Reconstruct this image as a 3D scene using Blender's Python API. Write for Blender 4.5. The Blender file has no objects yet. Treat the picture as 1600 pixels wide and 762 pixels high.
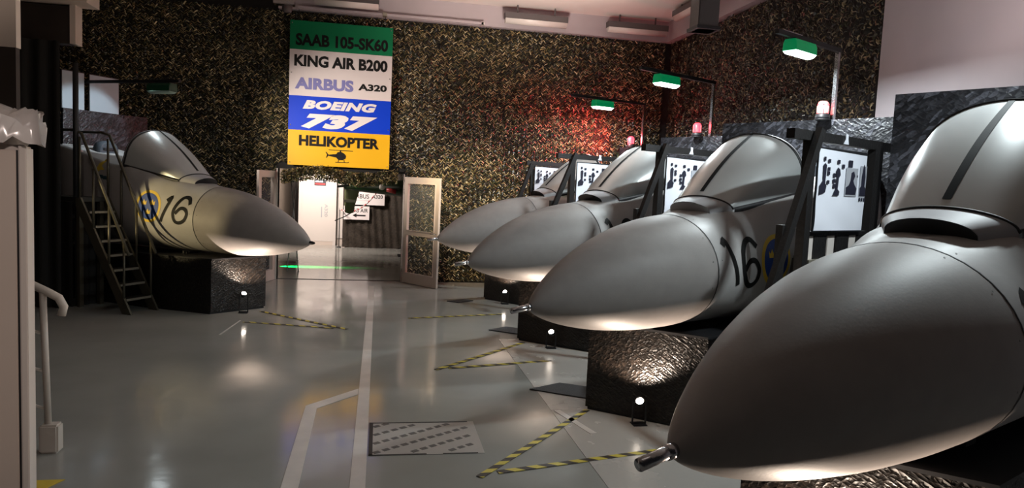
import bpy, bmesh, math, random
import numpy as np
from mathutils import Vector, Matrix

random.seed(7)
scene = bpy.context.scene
COL = scene.collection
PI = math.pi
sin, cos = math.sin, math.cos

# ------------------------------------------------------------------ camera
F_PX = 1112.18
cam_d = bpy.data.cameras.new('camera')
cam_d.sensor_width = 36.0
cam_d.lens = 36.0 * F_PX / 1600.0
cam_d.clip_start = 0.05
cam_d.clip_end = 100
cam = bpy.data.objects.new('camera', cam_d)
COL.objects.link(cam)
cR = Vector((0.982150, -0.182317, 0.046276))
cD = Vector((0.029973, -0.091181, -0.995383))
cF = Vector((0.185695, 0.979003, -0.084089))
m = Matrix((
    (cR.x, -cD.x, -cF.x, 0.0),
    (cR.y, -cD.y, -cF.y, 0.0),
    (cR.z, -cD.z, -cF.z, 2.0),
    (0, 0, 0, 1)))
cam.matrix_world = m
scene.camera = cam

# ------------------------------------------------------------------ light and exposure
scene.view_settings.view_transform = 'Standard'
scene.view_settings.look = 'None'
scene.view_settings.exposure = 0.0
scene.view_settings.gamma = 1.0
scene.view_settings.use_curve_mapping = False
world = bpy.data.worlds.new('world')
scene.world = world
world.use_nodes = True
bg = world.node_tree.nodes['Background']
bg.inputs[0].default_value = (0.62, 0.60, 0.66, 1)
bg.inputs[1].default_value = 0.010


def light(name, kind, loc, power, color=(1, 1, 1), aim=None, size=0.1, angle=60, blend=0.5, size_y=None, parent=None, spread=None):
    d = bpy.data.lights.new(name, kind)
    d.energy = power
    d.color = color
    if kind == 'AREA':
        d.size = size
        if size_y:
            d.shape = 'RECTANGLE'
            d.size_y = size_y
        if spread:
            d.spread = math.radians(spread)
    else:
        d.shadow_soft_size = size
    if kind == 'SPOT':
        d.spot_size = math.radians(angle)
        d.spot_blend = blend
    o = bpy.data.objects.new(name, d)
    COL.objects.link(o)
    o.location = loc
    if aim is not None:
        o.rotation_euler = (Vector(aim) - Vector(loc)).to_track_quat('-Z', 'Y').to_euler()
    return o


SIGN_SPOT = light('sign_spot', 'SPOT', (-3.4, 10.1, 2.7), 1050, (1.0, 0.87, 0.76), aim=(-0.6, 13.9, 2.75), size=0.05, angle=46, blend=1.0)
DOOR_SPOT = light('door_spot', 'SPOT', (0.6, 11.4, 3.4), 520, (1.0, 0.82, 0.55), aim=(1.8, 13.9, 1.4), size=0.08, angle=50, blend=1.0)
JET_SPOT = light('left_jet_spot', 'SPOT', (-6.3, 8.3, 1.7), 560, (1.0, 0.79, 0.42), aim=(-2.65, 10.75, 1.38), size=0.03, angle=19, blend=0.45)
CABINET_SPOT = light('cabinet_spot', 'SPOT', (-0.2, 0.6, 3.4), 80, (1.0, 0.82, 0.74), aim=(-1.9, 3.1, 1.5), size=0.1, angle=50, blend=0.8)
COLUMN_SPOT = light('column_spot', 'SPOT', (-1.0, 1.5, 4.4), 130, (1.0, 0.84, 0.74), aim=(-2.6, 5.0, 4.0), size=0.1, angle=40, blend=0.6)
CEIL_WASH = light('ceiling_wash', 'SPOT', (2.4, 10.4, 3.0), 720, (1.0, 0.84, 0.74), aim=(2.2, 11.6, 5.4), size=0.3, angle=110, blend=1.0)  # uplight without a fitting, added to brighten the ceiling
WALL_WASH = light('wall_wash', 'SPOT', (4.6, 5.2, 3.6), 45, (1.0, 0.88, 0.86), aim=(5.7, 6.2, 4.2), size=0.2, angle=130, blend=1.0)  # wash without a fitting, added to brighten the right wall
CORRIDOR_LIGHT = light('corridor_light', 'AREA', (-1.7, 18.6, 2.75), 190, (1.0, 0.87, 0.78), aim=(-1.7, 20.9, 1.2), size=0.6)
HALL_FILL = light('hall_fill', 'AREA', (-1.2, 1.2, 5.2), 4, (1.0, 0.84, 0.76), aim=(-1.0, 2.6, 0), size=1.2, size_y=0.3)  # unseen soft fill added over the near part of the hall
HALL_FILL_B = light('hall_fill_back', 'AREA', (0.2, 6.4, 5.2), 4, (1.0, 0.88, 0.78), aim=(0.0, 6.4, 0), size=1.2, size_y=0.3)  # second unseen fill, added over the middle of the hall
GREEN_SPOT = light('green_spot', 'SPOT', (-2.5, 15.9, 0.25), 1500, (0.0, 1.0, 0.12), aim=(-1.7, 15.9, 0.0), size=0.005, angle=25, blend=0.6)

TAIL_FILL = light('tail_fill', 'SPOT', (-0.2, 15.2, 2.7), 45, (1.0, 0.90, 0.74), aim=(-0.6, 18.6, 1.5), size=0.05, angle=40, blend=0.8)  # unseen light added in front to brighten the helicopter tail

# ------------------------------------------------------------------ materials
def mat(name, color, rough=0.5, metal=0.0, spec=0.5, bump=None, vary=None, coat=0.0, emit=None, emit_str=0.0, rough_vary=None, trans=0.0, alpha=1.0):
    """Principled material; bump=(scale, strength, detail), vary=(scale, amount), rough_vary=(scale, amount)"""
    M = bpy.data.materials.new(name)
    M.use_nodes = True
    nt = M.node_tree
    b = nt.nodes['Principled BSDF']
    b.inputs['Base Color'].default_value = (*color, 1)
    b.inputs['Roughness'].default_value = rough
    b.inputs['Metallic'].default_value = metal
    b.inputs['Specular IOR Level'].default_value = spec
    b.inputs['Coat Weight'].default_value = coat
    b.inputs['Transmission Weight'].default_value = trans
    b.inputs['Alpha'].default_value = alpha
    if emit:
        b.inputs['Emission Color'].default_value = (*emit, 1)
        b.inputs['Emission Strength'].default_value = emit_str
    tc = nt.nodes.new('ShaderNodeTexCoord')

    def noise(scale, detail=4):
        n = nt.nodes.new('ShaderNodeTexNoise')
        n.inputs['Scale'].default_value = scale
        n.inputs['Detail'].default_value = detail
        nt.links.new(tc.outputs['Object'], n.inputs['Vector'])
        return n
    if vary:
        n = noise(vary[0])
        r = nt.nodes.new('ShaderNodeMapRange')
        r.inputs['From Min'].default_value = 0.3
        r.inputs['From Max'].default_value = 0.7
        r.inputs['To Min'].default_value = 1 - vary[1]
        r.inputs['To Max'].default_value = 1 + vary[1]
        nt.links.new(n.outputs['Fac'], r.inputs['Value'])
        x = nt.nodes.new('ShaderNodeMix')
        x.data_type = 'RGBA'
        x.blend_type = 'MULTIPLY'
        x.inputs[0].default_value = 1
        x.inputs[6].default_value = (*color, 1)
        nt.links.new(r.outputs[0], x.inputs[7])
        nt.links.new(x.outputs[2], b.inputs['Base Color'])
    if rough_vary:
        n = noise(rough_vary[0])
        r = nt.nodes.new('ShaderNodeMapRange')
        r.inputs['From Min'].default_value = 0.3
        r.inputs['From Max'].default_value = 0.7
        r.inputs['To Min'].default_value = max(0.02, rough - rough_vary[1])
        r.inputs['To Max'].default_value = rough + rough_vary[1]
        nt.links.new(n.outputs['Fac'], r.inputs['Value'])
        nt.links.new(r.outputs[0], b.inputs['Roughness'])
    if bump:
        n = noise(bump[0], bump[2] if len(bump) > 2 else 4)
        bp = nt.nodes.new('ShaderNodeBump')
        bp.inputs['Strength'].default_value = bump[1]
        bp.inputs['Distance'].default_value = 0.02
        nt.links.new(n.outputs['Fac'], bp.inputs['Height'])
        nt.links.new(bp.outputs[0], b.inputs['Normal'])
    return M


def osb_mat(name, color, rough, stretch=1.0):
    """black painted strand board: overlapping flat flakes, each with its own tilt"""
    M = mat(name, color, rough)
    nt = M.node_tree
    b = nt.nodes['Principled BSDF']
    tc = nt.nodes.new('ShaderNodeTexCoord')
    heights = []
    for rot, seed in ((0.55, 0.0), (-0.65, 7.3)):
        mp = nt.nodes.new('ShaderNodeMapping')
        mp.vector_type = 'TEXTURE'
        mp.inputs['Rotation'].default_value = (rot, 0.0, rot * 0.8)
        mp.inputs['Location'].default_value = (seed, seed, seed)
        mp.inputs['Scale'].default_value = (0.035 / stretch, 0.12 / stretch, 0.028 / stretch)
        nt.links.new(tc.outputs['Object'], mp.inputs['Vector'])
        vo = nt.nodes.new('ShaderNodeTexVoronoi')
        vo.inputs['Scale'].default_value = 1.0
        nt.links.new(mp.outputs[0], vo.inputs['Vector'])
        heights.append(vo)
    ad = nt.nodes.new('ShaderNodeMath')
    ad.operation = 'MAXIMUM'
    nt.links.new(heights[0].outputs['Distance'], ad.inputs[0])
    nt.links.new(heights[1].outputs['Distance'], ad.inputs[1])
    bp = nt.nodes.new('ShaderNodeBump')
    bp.inputs['Strength'].default_value = 0.45
    bp.inputs['Distance'].default_value = 0.02
    nt.links.new(ad.outputs[0], bp.inputs['Height'])
    nt.links.new(bp.outputs[0], b.inputs['Normal'])
    mx = nt.nodes.new('ShaderNodeMix')
    mx.data_type = 'RGBA'
    mx.inputs[6].default_value = (color[0] * 0.35, color[1] * 0.35, color[2] * 0.35, 1)
    mx.inputs[7].default_value = (color[0] * 2.4, color[1] * 2.4, color[2] * 2.4, 1)
    sp = nt.nodes.new('ShaderNodeSeparateColor')
    nt.links.new(heights[1].outputs['Color'], sp.inputs[0])
    pw = nt.nodes.new('ShaderNodeMath')
    pw.operation = 'POWER'
    pw.inputs[1].default_value = 3.0
    nt.links.new(sp.outputs[0], pw.inputs[0])
    nt.links.new(pw.outputs[0], mx.inputs[0])
    nt.links.new(mx.outputs[2], b.inputs['Base Color'])
    return M


def stripe_mat(name, c1, c2, period=0.2):
    """hazard tape: diagonal bands across the tape's own length"""
    M = mat(name, c1, 0.45)
    nt = M.node_tree
    b = nt.nodes['Principled BSDF']
    tc = nt.nodes.new('ShaderNodeTexCoord')
    sp = nt.nodes.new('ShaderNodeSeparateXYZ')
    nt.links.new(tc.outputs['Object'], sp.inputs[0])
    ad = nt.nodes.new('ShaderNodeMath')
    ad.operation = 'MULTIPLY_ADD'
    ad.inputs[1].default_value = 1.0
    nt.links.new(sp.outputs['Y'], ad.inputs[0])
    nt.links.new(sp.outputs['X'], ad.inputs[2])
    fr = nt.nodes.new('ShaderNodeMath')
    fr.operation = 'DIVIDE'
    fr.inputs[1].default_value = period
    nt.links.new(ad.outputs[0], fr.inputs[0])
    f2 = nt.nodes.new('ShaderNodeMath')
    f2.operation = 'FRACT'
    nt.links.new(fr.outputs[0], f2.inputs[0])
    gt = nt.nodes.new('ShaderNodeMath')
    gt.operation = 'GREATER_THAN'
    gt.inputs[1].default_value = 0.5
    nt.links.new(f2.outputs[0], gt.inputs[0])
    mx = nt.nodes.new('ShaderNodeMix')
    mx.data_type = 'RGBA'
    mx.inputs[6].default_value = (*c1, 1)
    mx.inputs[7].default_value = (*c2, 1)
    nt.links.new(gt.outputs[0], mx.inputs[0])
    nt.links.new(mx.outputs[2], b.inputs['Base Color'])
    return M


def net_mat(name):
    M = mat(name, (0.2, 0.17, 0.1), 0.38, spec=0.7)
    nt = M.node_tree
    at = nt.nodes.new('ShaderNodeAttribute')
    at.attribute_name = 'strip_color'
    nt.links.new(at.outputs['Color'], nt.nodes['Principled BSDF'].inputs['Base Color'])
    return M


M_FLOOR = mat('grey_floor_paint', (0.335, 0.335, 0.312), 0.13, spec=0.5, vary=(0.9, 0.10), rough_vary=(1.6, 0.05), bump=(9, 0.03, 3))
M_FLOOR2 = mat('pale_floor', (0.46, 0.44, 0.41), 0.26, vary=(1.3, 0.05), rough_vary=(3, 0.03), bump=(30, 0.04, 3))
M_WHITELINE = mat('white_floor_line', (0.68, 0.64, 0.60), 0.30, vary=(6, 0.08))
M_BLACKWALL = mat('black_wall', (0.010, 0.009, 0.008), 0.8)
M_DARKWALL = mat('dark_brown_wall', (0.030, 0.020, 0.015), 0.75, vary=(3, 0.2))
M_PINKWALL = mat('mauve_wall', (0.46, 0.40, 0.42), 0.7, vary=(1.5, 0.04))
M_CEIL = mat('ceiling_paint', (0.72, 0.64, 0.60), 0.8, vary=(0.8, 0.05))
M_CORR = mat('corridor_wall', (0.14, 0.11, 0.085), 0.7)
M_BEIGE = mat('beige_wall', (0.62, 0.52, 0.45), 0.7, vary=(2, 0.05))
M_JET = mat('grey_jet_paint', (0.40, 0.39, 0.385), 0.50, spec=0.32, vary=(5, 0.05), bump=(45, 0.02, 3), rough_vary=(8, 0.06))
M_RADOME = mat('grey_radome_paint', (0.30, 0.28, 0.27), 0.54, spec=0.32, vary=(9, 0.05), bump=(70, 0.025, 3))
M_WIND = mat('silver_tinted_windscreen', (0.52, 0.54, 0.54), 0.33, metal=0.25, spec=0.6)
M_FAIR = mat('pale_grey_fairing', (0.44, 0.44, 0.46), 0.55, spec=0.3)
M_BLACK = mat('black_paint', (0.012, 0.012, 0.014), 0.5)
M_BLACKWOOD = mat('black_timber', (0.012, 0.011, 0.011), 0.45, bump=(40, 0.2, 5))
M_SEAM = mat('dark_seam', (0.02, 0.02, 0.022), 0.6)
M_STRIP = mat('matt_black_strip', (0.012, 0.013, 0.014), 0.75, spec=0.2)
M_METAL = mat('steel', (0.55, 0.55, 0.57), 0.25, metal=1.0, bump=(60, 0.1, 3))
M_ROUNDBLUE = mat('roundel_blue', (0.010, 0.050, 0.26), 0.5)
M_GOLD = mat('roundel_yellow', (0.72, 0.50, 0.05), 0.5)
M_SEAT = mat('dark_seat_vinyl', (0.055, 0.065, 0.08), 0.5, bump=(90, 0.1, 3))
M_COCKPIT = mat('cockpit_interior', (0.02, 0.022, 0.025), 0.6)
M_OSB_BOX = osb_mat('black_strand_board', (0.009, 0.0065, 0.005), 0.36, 1.6)
M_OSB_WALL = osb_mat('charcoal_strand_board', (0.030, 0.030, 0.036), 0.38, 1.0)
M_HAZARD = stripe_mat('hazard_tape', (0.015, 0.014, 0.012), (0.62, 0.52, 0.07), 0.17)
M_NET = net_mat('camouflage_strips')
M_POSTER = mat('white_poster_vinyl', (0.80, 0.82, 0.90), 0.4, bump=(5, 0.25, 2))
M_PRINT = mat('dark_print', (0.02, 0.02, 0.035), 0.4)
M_PRINT2 = mat('grey_print', (0.38, 0.39, 0.43), 0.4)
M_WHITEPAINT = mat('white_paint', (0.66, 0.60, 0.56), 0.45)
M_DOORWHITE = mat('white_door_paint', (0.62, 0.53, 0.47), 0.4)
M_GREENHOUSING = mat('green_lamp_housing', (0.0, 0.30, 0.10), 0.35, emit=(0.0, 0.5, 0.16), emit_str=0.2)
M_TUBE = mat('lit_tube', (0.9, 1.0, 0.97), 0.4, emit=(0.86, 1.0, 0.95), emit_str=9)
M_DIMTUBE = mat('dim_diffuser', (0.3, 0.42, 0.36), 0.4)
M_DIFF_OFF = mat('dim_green_housing', (0.01, 0.06, 0.03), 0.3)
M_REDLENS = mat('lit_red_lens', (0.8, 0.05, 0.05), 0.3, emit=(1.0, 0.05, 0.10), emit_str=2.2)
M_BEACONCORE = mat('beacon_core', (1, 0.8, 0.75), 0.4, emit=(1.0, 0.50, 0.42), emit_str=1.6)
M_CLEARLENS = mat('frosted_red_lens', (0.75, 0.25, 0.22), 0.25, emit=(1.0, 0.08, 0.09), emit_str=0.6)
M_LAMPLENS = mat('lit_lamp_lens', (1, 0.95, 0.85), 0.4, emit=(1.0, 0.86, 0.72), emit_str=40)
M_SIGN_G = mat('sign_green', (0.0, 0.20, 0.075), 0.45, spec=0.3)
M_SIGN_W = mat('sign_white', (0.72, 0.66, 0.66), 0.45, spec=0.3)
M_SIGN_B = mat('sign_blue', (0.0, 0.045, 0.62), 0.45, spec=0.3)
M_SIGN_Y = mat('sign_yellow', (0.82, 0.45, 0.01), 0.45, spec=0.3)
M_LET_K = mat('black_lettering', (0.008, 0.008, 0.008), 0.6, spec=0.2)
M_LET_V = mat('violet_lettering', (0.20, 0.20, 0.46), 0.4)
M_LET_W = mat('white_lettering', (0.80, 0.76, 0.76), 0.4)
M_GLASS = mat('door_glass', (0.75, 0.80, 0.78), 0.04, alpha=0.06)
M_OLIVE = mat('olive_paint', (0.115, 0.125, 0.06), 0.4)
M_DKOLIVE = mat('dark_olive_paint', (0.03, 0.045, 0.022), 0.35)
M_CURTAIN = mat('dark_brown_drape', (0.030, 0.021, 0.014), 0.8, bump=(30, 1.0, 6), vary=(14, 0.35))
M_RAILWHITE = mat('white_rail_paint', (0.62, 0.56, 0.50), 0.4)
M_RAILDARK = mat('dull_olive_steel', (0.10, 0.09, 0.065), 0.4, metal=0.4)
M_TREAD = mat('dark_tread', (0.025, 0.024, 0.02), 0.5)
M_NOSING = mat('worn_metal_nosing', (0.35, 0.32, 0.26), 0.4, metal=0.5)
M_PLASTIC = mat('crumpled_clear_plastic', (0.66, 0.62, 0.60), 0.18, spec=0.8)
M_MAT = mat('grey_rubber_mat', (0.045, 0.047, 0.053), 0.7, bump=(160, 0.6, 2))
M_RED = mat('red_paint', (0.45, 0.03, 0.03), 0.4)
M_YELLOW = mat('yellow_paint', (0.70, 0.52, 0.06), 0.45)
M_HATCH = mat('pale_hatch_plate', (0.42, 0.40, 0.375), 0.33, vary=(5, 0.05))
M_HATCHDASH = mat('grey_hatch_slots', (0.10, 0.095, 0.09), 0.5)
M_DUCT = mat('dark_grey_duct', (0.10, 0.085, 0.085), 0.6)
M_BOARD = mat('pale_blue_board', (0.42, 0.50, 0.56), 0.4)
M_TEAL = mat('dark_teal_plate', (0.03, 0.08, 0.10), 0.4)
M_LENSOFF = mat('white_tube_cover', (0.66, 0.60, 0.56), 0.4)

# ------------------------------------------------------------------ mesh helpers
OFF = {}


class MB:
    def __init__(self):
        self.v = []
        self.f = []
        self.smooth = []

    def add(self, verts, faces, smooth=False):
        n = len(self.v)
        self.v += [tuple(p) for p in verts]
        self.f += [tuple(i + n for i in f) for f in faces]
        self.smooth += [smooth] * len(faces)
        return self

    def box(self, x0, x1, y0, y1, z0, z1):
        vs = [(x, y, z) for x in (x0, x1) for y in (y0, y1) for z in (z0, z1)]
        return self.add(vs, [(0, 1, 3, 2), (4, 6, 7, 5), (0, 4, 5, 1), (2, 3, 7, 6), (0, 2, 6, 4), (1, 5, 7, 3)])

    def prism(self, poly, z0, z1):
        """vertical prism from an xy polygon"""
        n = len(poly)
        vs = [(x, y, z0) for x, y in poly] + [(x, y, z1) for x, y in poly]
        fs = [(i, (i + 1) % n, n + (i + 1) % n, n + i) for i in range(n)]
        fs += [tuple(range(n - 1, -1, -1)), tuple(range(n, 2 * n))]
        return self.add(vs, fs)

    def slab(self, pts, t):
        """polygon of 3D points given a thickness vector"""
        n = len(pts)
        vs = [tuple(p) for p in pts] + [tuple(Vector(p) + Vector(t)) for p in pts]
        fs = [(i, (i + 1) % n, n + (i + 1) % n, n + i) for i in range(n)]
        fs += [tuple(range(n - 1, -1, -1)), tuple(range(n, 2 * n))]
        return self.add(vs, fs)

    def bar(self, a, b, w, h=None, up=(0, 0, 1)):
        """rectangular bar from a to b, w across, h along up"""
        h = h or w
        a, b = Vector(a), Vector(b)
        d = (b - a).normalized()
        u = Vector(up)
        if abs(d.dot(u)) > 0.98:
            u = Vector((1, 0, 0))
        s = d.cross(u).normalized()
        u = s.cross(d).normalized()
        vs = []
        for p in (a, b):
            for (i, j) in ((-1, -1), (1, -1), (1, 1), (-1, 1)):
                vs.append(p + s * i * w / 2 + u * j * h / 2)
        return self.add(vs, [(0, 1, 5, 4), (1, 2, 6, 5), (2, 3, 7, 6), (3, 0, 4, 7), (3, 2, 1, 0), (4, 5, 6, 7)])

    def tube(self, pts, r, n=10, cap=True, closed=False):
        pts = [Vector(p) for p in pts]
        rings = []
        k = len(pts)
        prev = None
        rr = r if isinstance(r, (list, tuple)) else [r] * k
        for i, p in enumerate(pts):
            if closed:
                d = pts[(i + 1) % k] - pts[i - 1]
            else:
                d = pts[min(i + 1, k - 1)] - pts[max(i - 1, 0)]
            d.normalize()
            if prev is None:
                u = Vector((0, 0, 1)) if abs(d.z) < 0.9 else Vector((1, 0, 0))
            else:
                u = prev
            s = d.cross(u).normalized()
            u = s.cross(d).normalized()
            prev = u
            rings.append([p + (s * cos(2 * PI * j / n) + u * sin(2 * PI * j / n)) * rr[i] for j in range(n)])
        vs = [q for R in rings for q in R]
        fs = []
        for i in range(k if closed else k - 1):
            a, b = i * n, ((i + 1) % k) * n
            fs += [(a + j, a + (j + 1) % n, b + (j + 1) % n, b + j) for j in range(n)]
        if cap and not closed:
            fs += [tuple(range(n - 1, -1, -1)), tuple(range((k - 1) * n, k * n))]
        return self.add(vs, fs, True)

    def grid(self, rows, smooth=True, closed=False):
        """rows of equal length of points"""
        n = len(rows[0])
        vs = [p for r in rows for p in r]
        fs = []
        for i in range(len(rows) - 1):
            for j in range(n if closed else n - 1):
                a, b = i * n + j, i * n + (j + 1) % n
                fs.append((a, b, b + n, a + n))
        return self.add(vs, fs, smooth)

    def lathe(self, prof, center=(0, 0, 0), axis='z', n=24):
        rows = []
        for r, z in prof:
            row = []
            for j in range(n):
                a = 2 * PI * j / n
                if axis == 'z':
                    row.append((center[0] + r * cos(a), center[1] + r * sin(a), center[2] + z))
                elif axis == 'y':
                    row.append((center[0] + r * cos(a), center[1] + z, center[2] + r * sin(a)))
                else:
                    row.append((center[0] + z, center[1] + r * cos(a), center[2] + r * sin(a)))
            rows.append(row)
        return self.grid(rows, True, True)

    def build(self, name, material, parent=None, bevel=0.0, recalc=True):
        me = bpy.data.meshes.new(name)
        off = OFF.get(parent.name, Vector()) if parent is not None else Vector()
        # a part inherits the offset of the thing above it
        if parent is not None and parent.name not in OFF and parent.parent is not None:
            off = OFF.get(parent.parent.name, Vector())
        vs = [tuple(Vector(p) - off) for p in self.v] if off.length else self.v
        me.from_pydata(vs, [], self.f)
        bm = bmesh.new()
        bm.from_mesh(me)
        for i, fc in enumerate(bm.faces):
            fc.smooth = self.smooth[i]
        bmesh.ops.remove_doubles(bm, verts=bm.verts, dist=1e-6)
        if recalc:
            bmesh.ops.recalc_face_normals(bm, faces=bm.faces)
        if bevel:
            es = [e for e in bm.edges if len(e.link_faces) == 2 and e.calc_face_angle(0) > 0.6]
            bmesh.ops.bevel(bm, geom=es, offset=bevel, segments=2, affect='EDGES', clamp_overlap=True)
        bm.to_mesh(me)
        bm.free()
        me.materials.append(material)
        o = bpy.data.objects.new(name, me)
        COL.objects.link(o)
        if parent is not None:
            o.parent = parent
        return o


def tag(o, label=None, cat=None, group=None, kind=None):
    if label:
        o['label'] = label
    if cat:
        o['category'] = cat
    if group:
        o['group'] = group
    if kind:
        o['kind'] = kind
    return o


def thing(name, label, cat, loc=(0, 0, 0), rz=0.0, group=None, base=(0, 0, 0)):
    """Empty at a thing's base. base is given in the local frame in which the parts are written."""
    o = bpy.data.objects.new(name, None)
    COL.objects.link(o)
    b = Vector(base)
    o.rotation_euler = (0, 0, rz)
    o.location = Vector(loc) + Matrix.Rotation(rz, 3, 'Z') @ b
    OFF[o.name] = b
    tag(o, label, cat, group)
    return o


def struct(name, mb, material, **kw):
    return tag(mb.build(name, material, **kw), kind='structure')


def text_mb(text, width, cap, center, right=(1, 0, 0), up=(0, 0, 1), nrm=(0, -1, 0), bold=0.0, shear=0.0, depth=0.004, space=1.0):
    """letters stretched to width x cap, centred on a point, as solid raised letters"""
    cu = bpy.data.curves.new('lettering', 'FONT')
    cu.body = text
    cu.size = 1.0
    cu.offset = bold
    cu.shear = shear
    cu.space_character = space
    cu.resolution_u = 3
    o = bpy.data.objects.new('lettering', cu)
    COL.objects.link(o)
    bpy.context.view_layer.update()
    me = bpy.data.meshes.new_from_object(o.evaluated_get(bpy.context.evaluated_depsgraph_get()))
    bpy.data.objects.remove(o)
    bpy.data.curves.remove(cu)
    co = [v.co.copy() for v in me.vertices]
    x0, x1 = min(c.x for c in co), max(c.x for c in co)
    y0, y1 = min(c.y for c in co), max(c.y for c in co)
    R, U, N, C = Vector(right), Vector(up), Vector(nrm), Vector(center)
    vs = []
    for c in co:
        a = ((c.x - x0) / (x1 - x0) - 0.5) * width
        b = ((c.y - y0) / (y1 - y0) - 0.5) * cap
        vs.append(C + R * a + U * b + N * depth)
    mb = MB()
    mb.add(vs, [tuple(p.vertices) for p in me.polygons])
    bpy.data.meshes.remove(me)
    return mb


# ------------------------------------------------------------------ setting
YB = 13.95          # back wall
DX0, DX1, DZ = -1.87, 0.46, 2.09   # doorway
ZN, ZC = 4.97, 5.38
fl = MB().box(-7.2, 6.2, -1.5, 22.5, -0.1, 0)
struct('floor', fl, M_FLOOR)
struct('wall_back', MB().box(-7.2, DX0, YB + .06, YB + .26, 0, ZC).box(DX1, 6.0, YB + .06, YB + .26, 0, ZC).box(DX0, DX1, YB + .06, YB + .26, DZ, ZC), M_BLACKWALL)
struct('wall_right', MB().box(5.78, 6.0, 7.55, YB + .06, 0, ZC), M_BLACKWALL)
struct('wall_right_front', MB().box(5.70, 6.0, -1.5, 7.55, 0, ZC), M_PINKWALL)
struct('wall_left', MB().box(-7.2, -7.0, -1.5, YB + .06, 0, ZC), M_BLACKWALL)
struct('ceiling', MB().box(-7.2, 6.2, -1.5, YB + .3, ZC, ZC + .15), M_CEIL)
struct('trim_1', MB().box(-1.9, 5.78, YB - .10, YB + .06, ZN + .02, ZC), M_PINKWALL)
struct('trim_2', MB().box(5.62, 5.78, 7.55, YB - .10, ZN + .02, ZC), M_PINKWALL)
# beyond the doorway
struct('wall_corridor_left', MB().box(-2.75, -2.6, YB + .26, 22.5, 0, 2.95), M_CORR)
struct('wall_corridor_right', MB().box(1.6, 1.75, YB + .26, 22.5, 0, 2.95), M_BLACKWALL)
struct('wall_corridor_end', MB().box(-2.75, 1.75, 22.3, 22.5, 0, 2.95), M_DARKWALL)
struct('ceiling_corridor', MB().box(-2.75, 1.75, YB + .26, 22.5, 2.95, 3.05), M_DARKWALL)
# jamb and threshold of the doorway
struct('trim_3', MB().box(DX0 - .02, DX0, YB - .02, YB + .28, 0, DZ).box(DX1, DX1 + .02, YB - .02, YB + .28, 0, DZ), M_WHITEPAINT)
struct('trim_4', MB().box(DX0, DX1, YB + .04, YB + .08, 0.0, 0.006), M_SEAM)
# dark brown lintel over the left bay, and the beam above it
struct('trim_5', MB().box(-5.6, -4.17, 10.85, 11.05, 3.62, 4.12), M_DARKWALL)
struct('trim_6', MB().box(-4.19, -4.12, 10.82, 11.05, 3.62, 4.14), M_BEIGE)
struct('trim_7', MB().box(-5.6, -3.9, 10.6, 11.05, 4.14, 4.34), M_BEIGE)
# paler zone of the floor on the right, painted lines
struct('trim_8', MB().box(1.57, 5.6, 0.5, 8.9, 0.0, 0.003), M_FLOOR2)


def floor_line(name, pts, w, material, label, cat, z=0.004):
    mb = MB()
    for (a, b) in zip(pts[:-1], pts[1:]):
        A, B = Vector((*a, z)), Vector((*b, z))
        mb.bar(A, B, w, 0.003)
    return mb


aisle = MB().box(-0.13, -0.03, 3.6, 13.28, 0.001, 0.004)
tag(aisle.build('floor_stripe', M_WHITELINE), 'long straight white aisle stripe painted on the grey floor', 'floor marking', kind=None)
br = MB()
br.slab([(-0.555, 3.6, .001), (-0.44, 3.6, .001), (-0.47, 6.17, .001), (-0.57, 6.24, .001)], (0, 0, .003))
br.slab([(-0.57, 6.24, .001), (-0.47, 6.17, .001), (-0.135, 6.56, .001), (-0.135, 6.74, .001)], (0, 0, .003))
tag(br.build('floor_stripe', M_WHITELINE), 'white floor stripe that bends to join the long aisle stripe', 'floor marking')
tag(MB().bar((1.62, 6.02, .005), (1.78, 5.42, .005), .06, .003).build('floor_stripe', M_WHITELINE), 'short white tape dash on the pale floor by the hazard tape', 'floor marking')
tag(MB().bar((-1.86, 9.05, .003), (-1.78, 9.95, .003), .02, .003).build('floor_stripe', M_WHITELINE), 'thin short white tape scrap on the grey floor before the left jet', 'floor marking')
tag(MB().slab([(-2.25, 4.62, .002), (-1.98, 4.62, .002), (-1.90, 4.80, .002), (-2.25, 4.80, .002)], (0, 0, .003)).build('floor_patch', M_YELLOW), 'yellow painted patch on the floor under the white handrail', 'floor marking')


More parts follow.
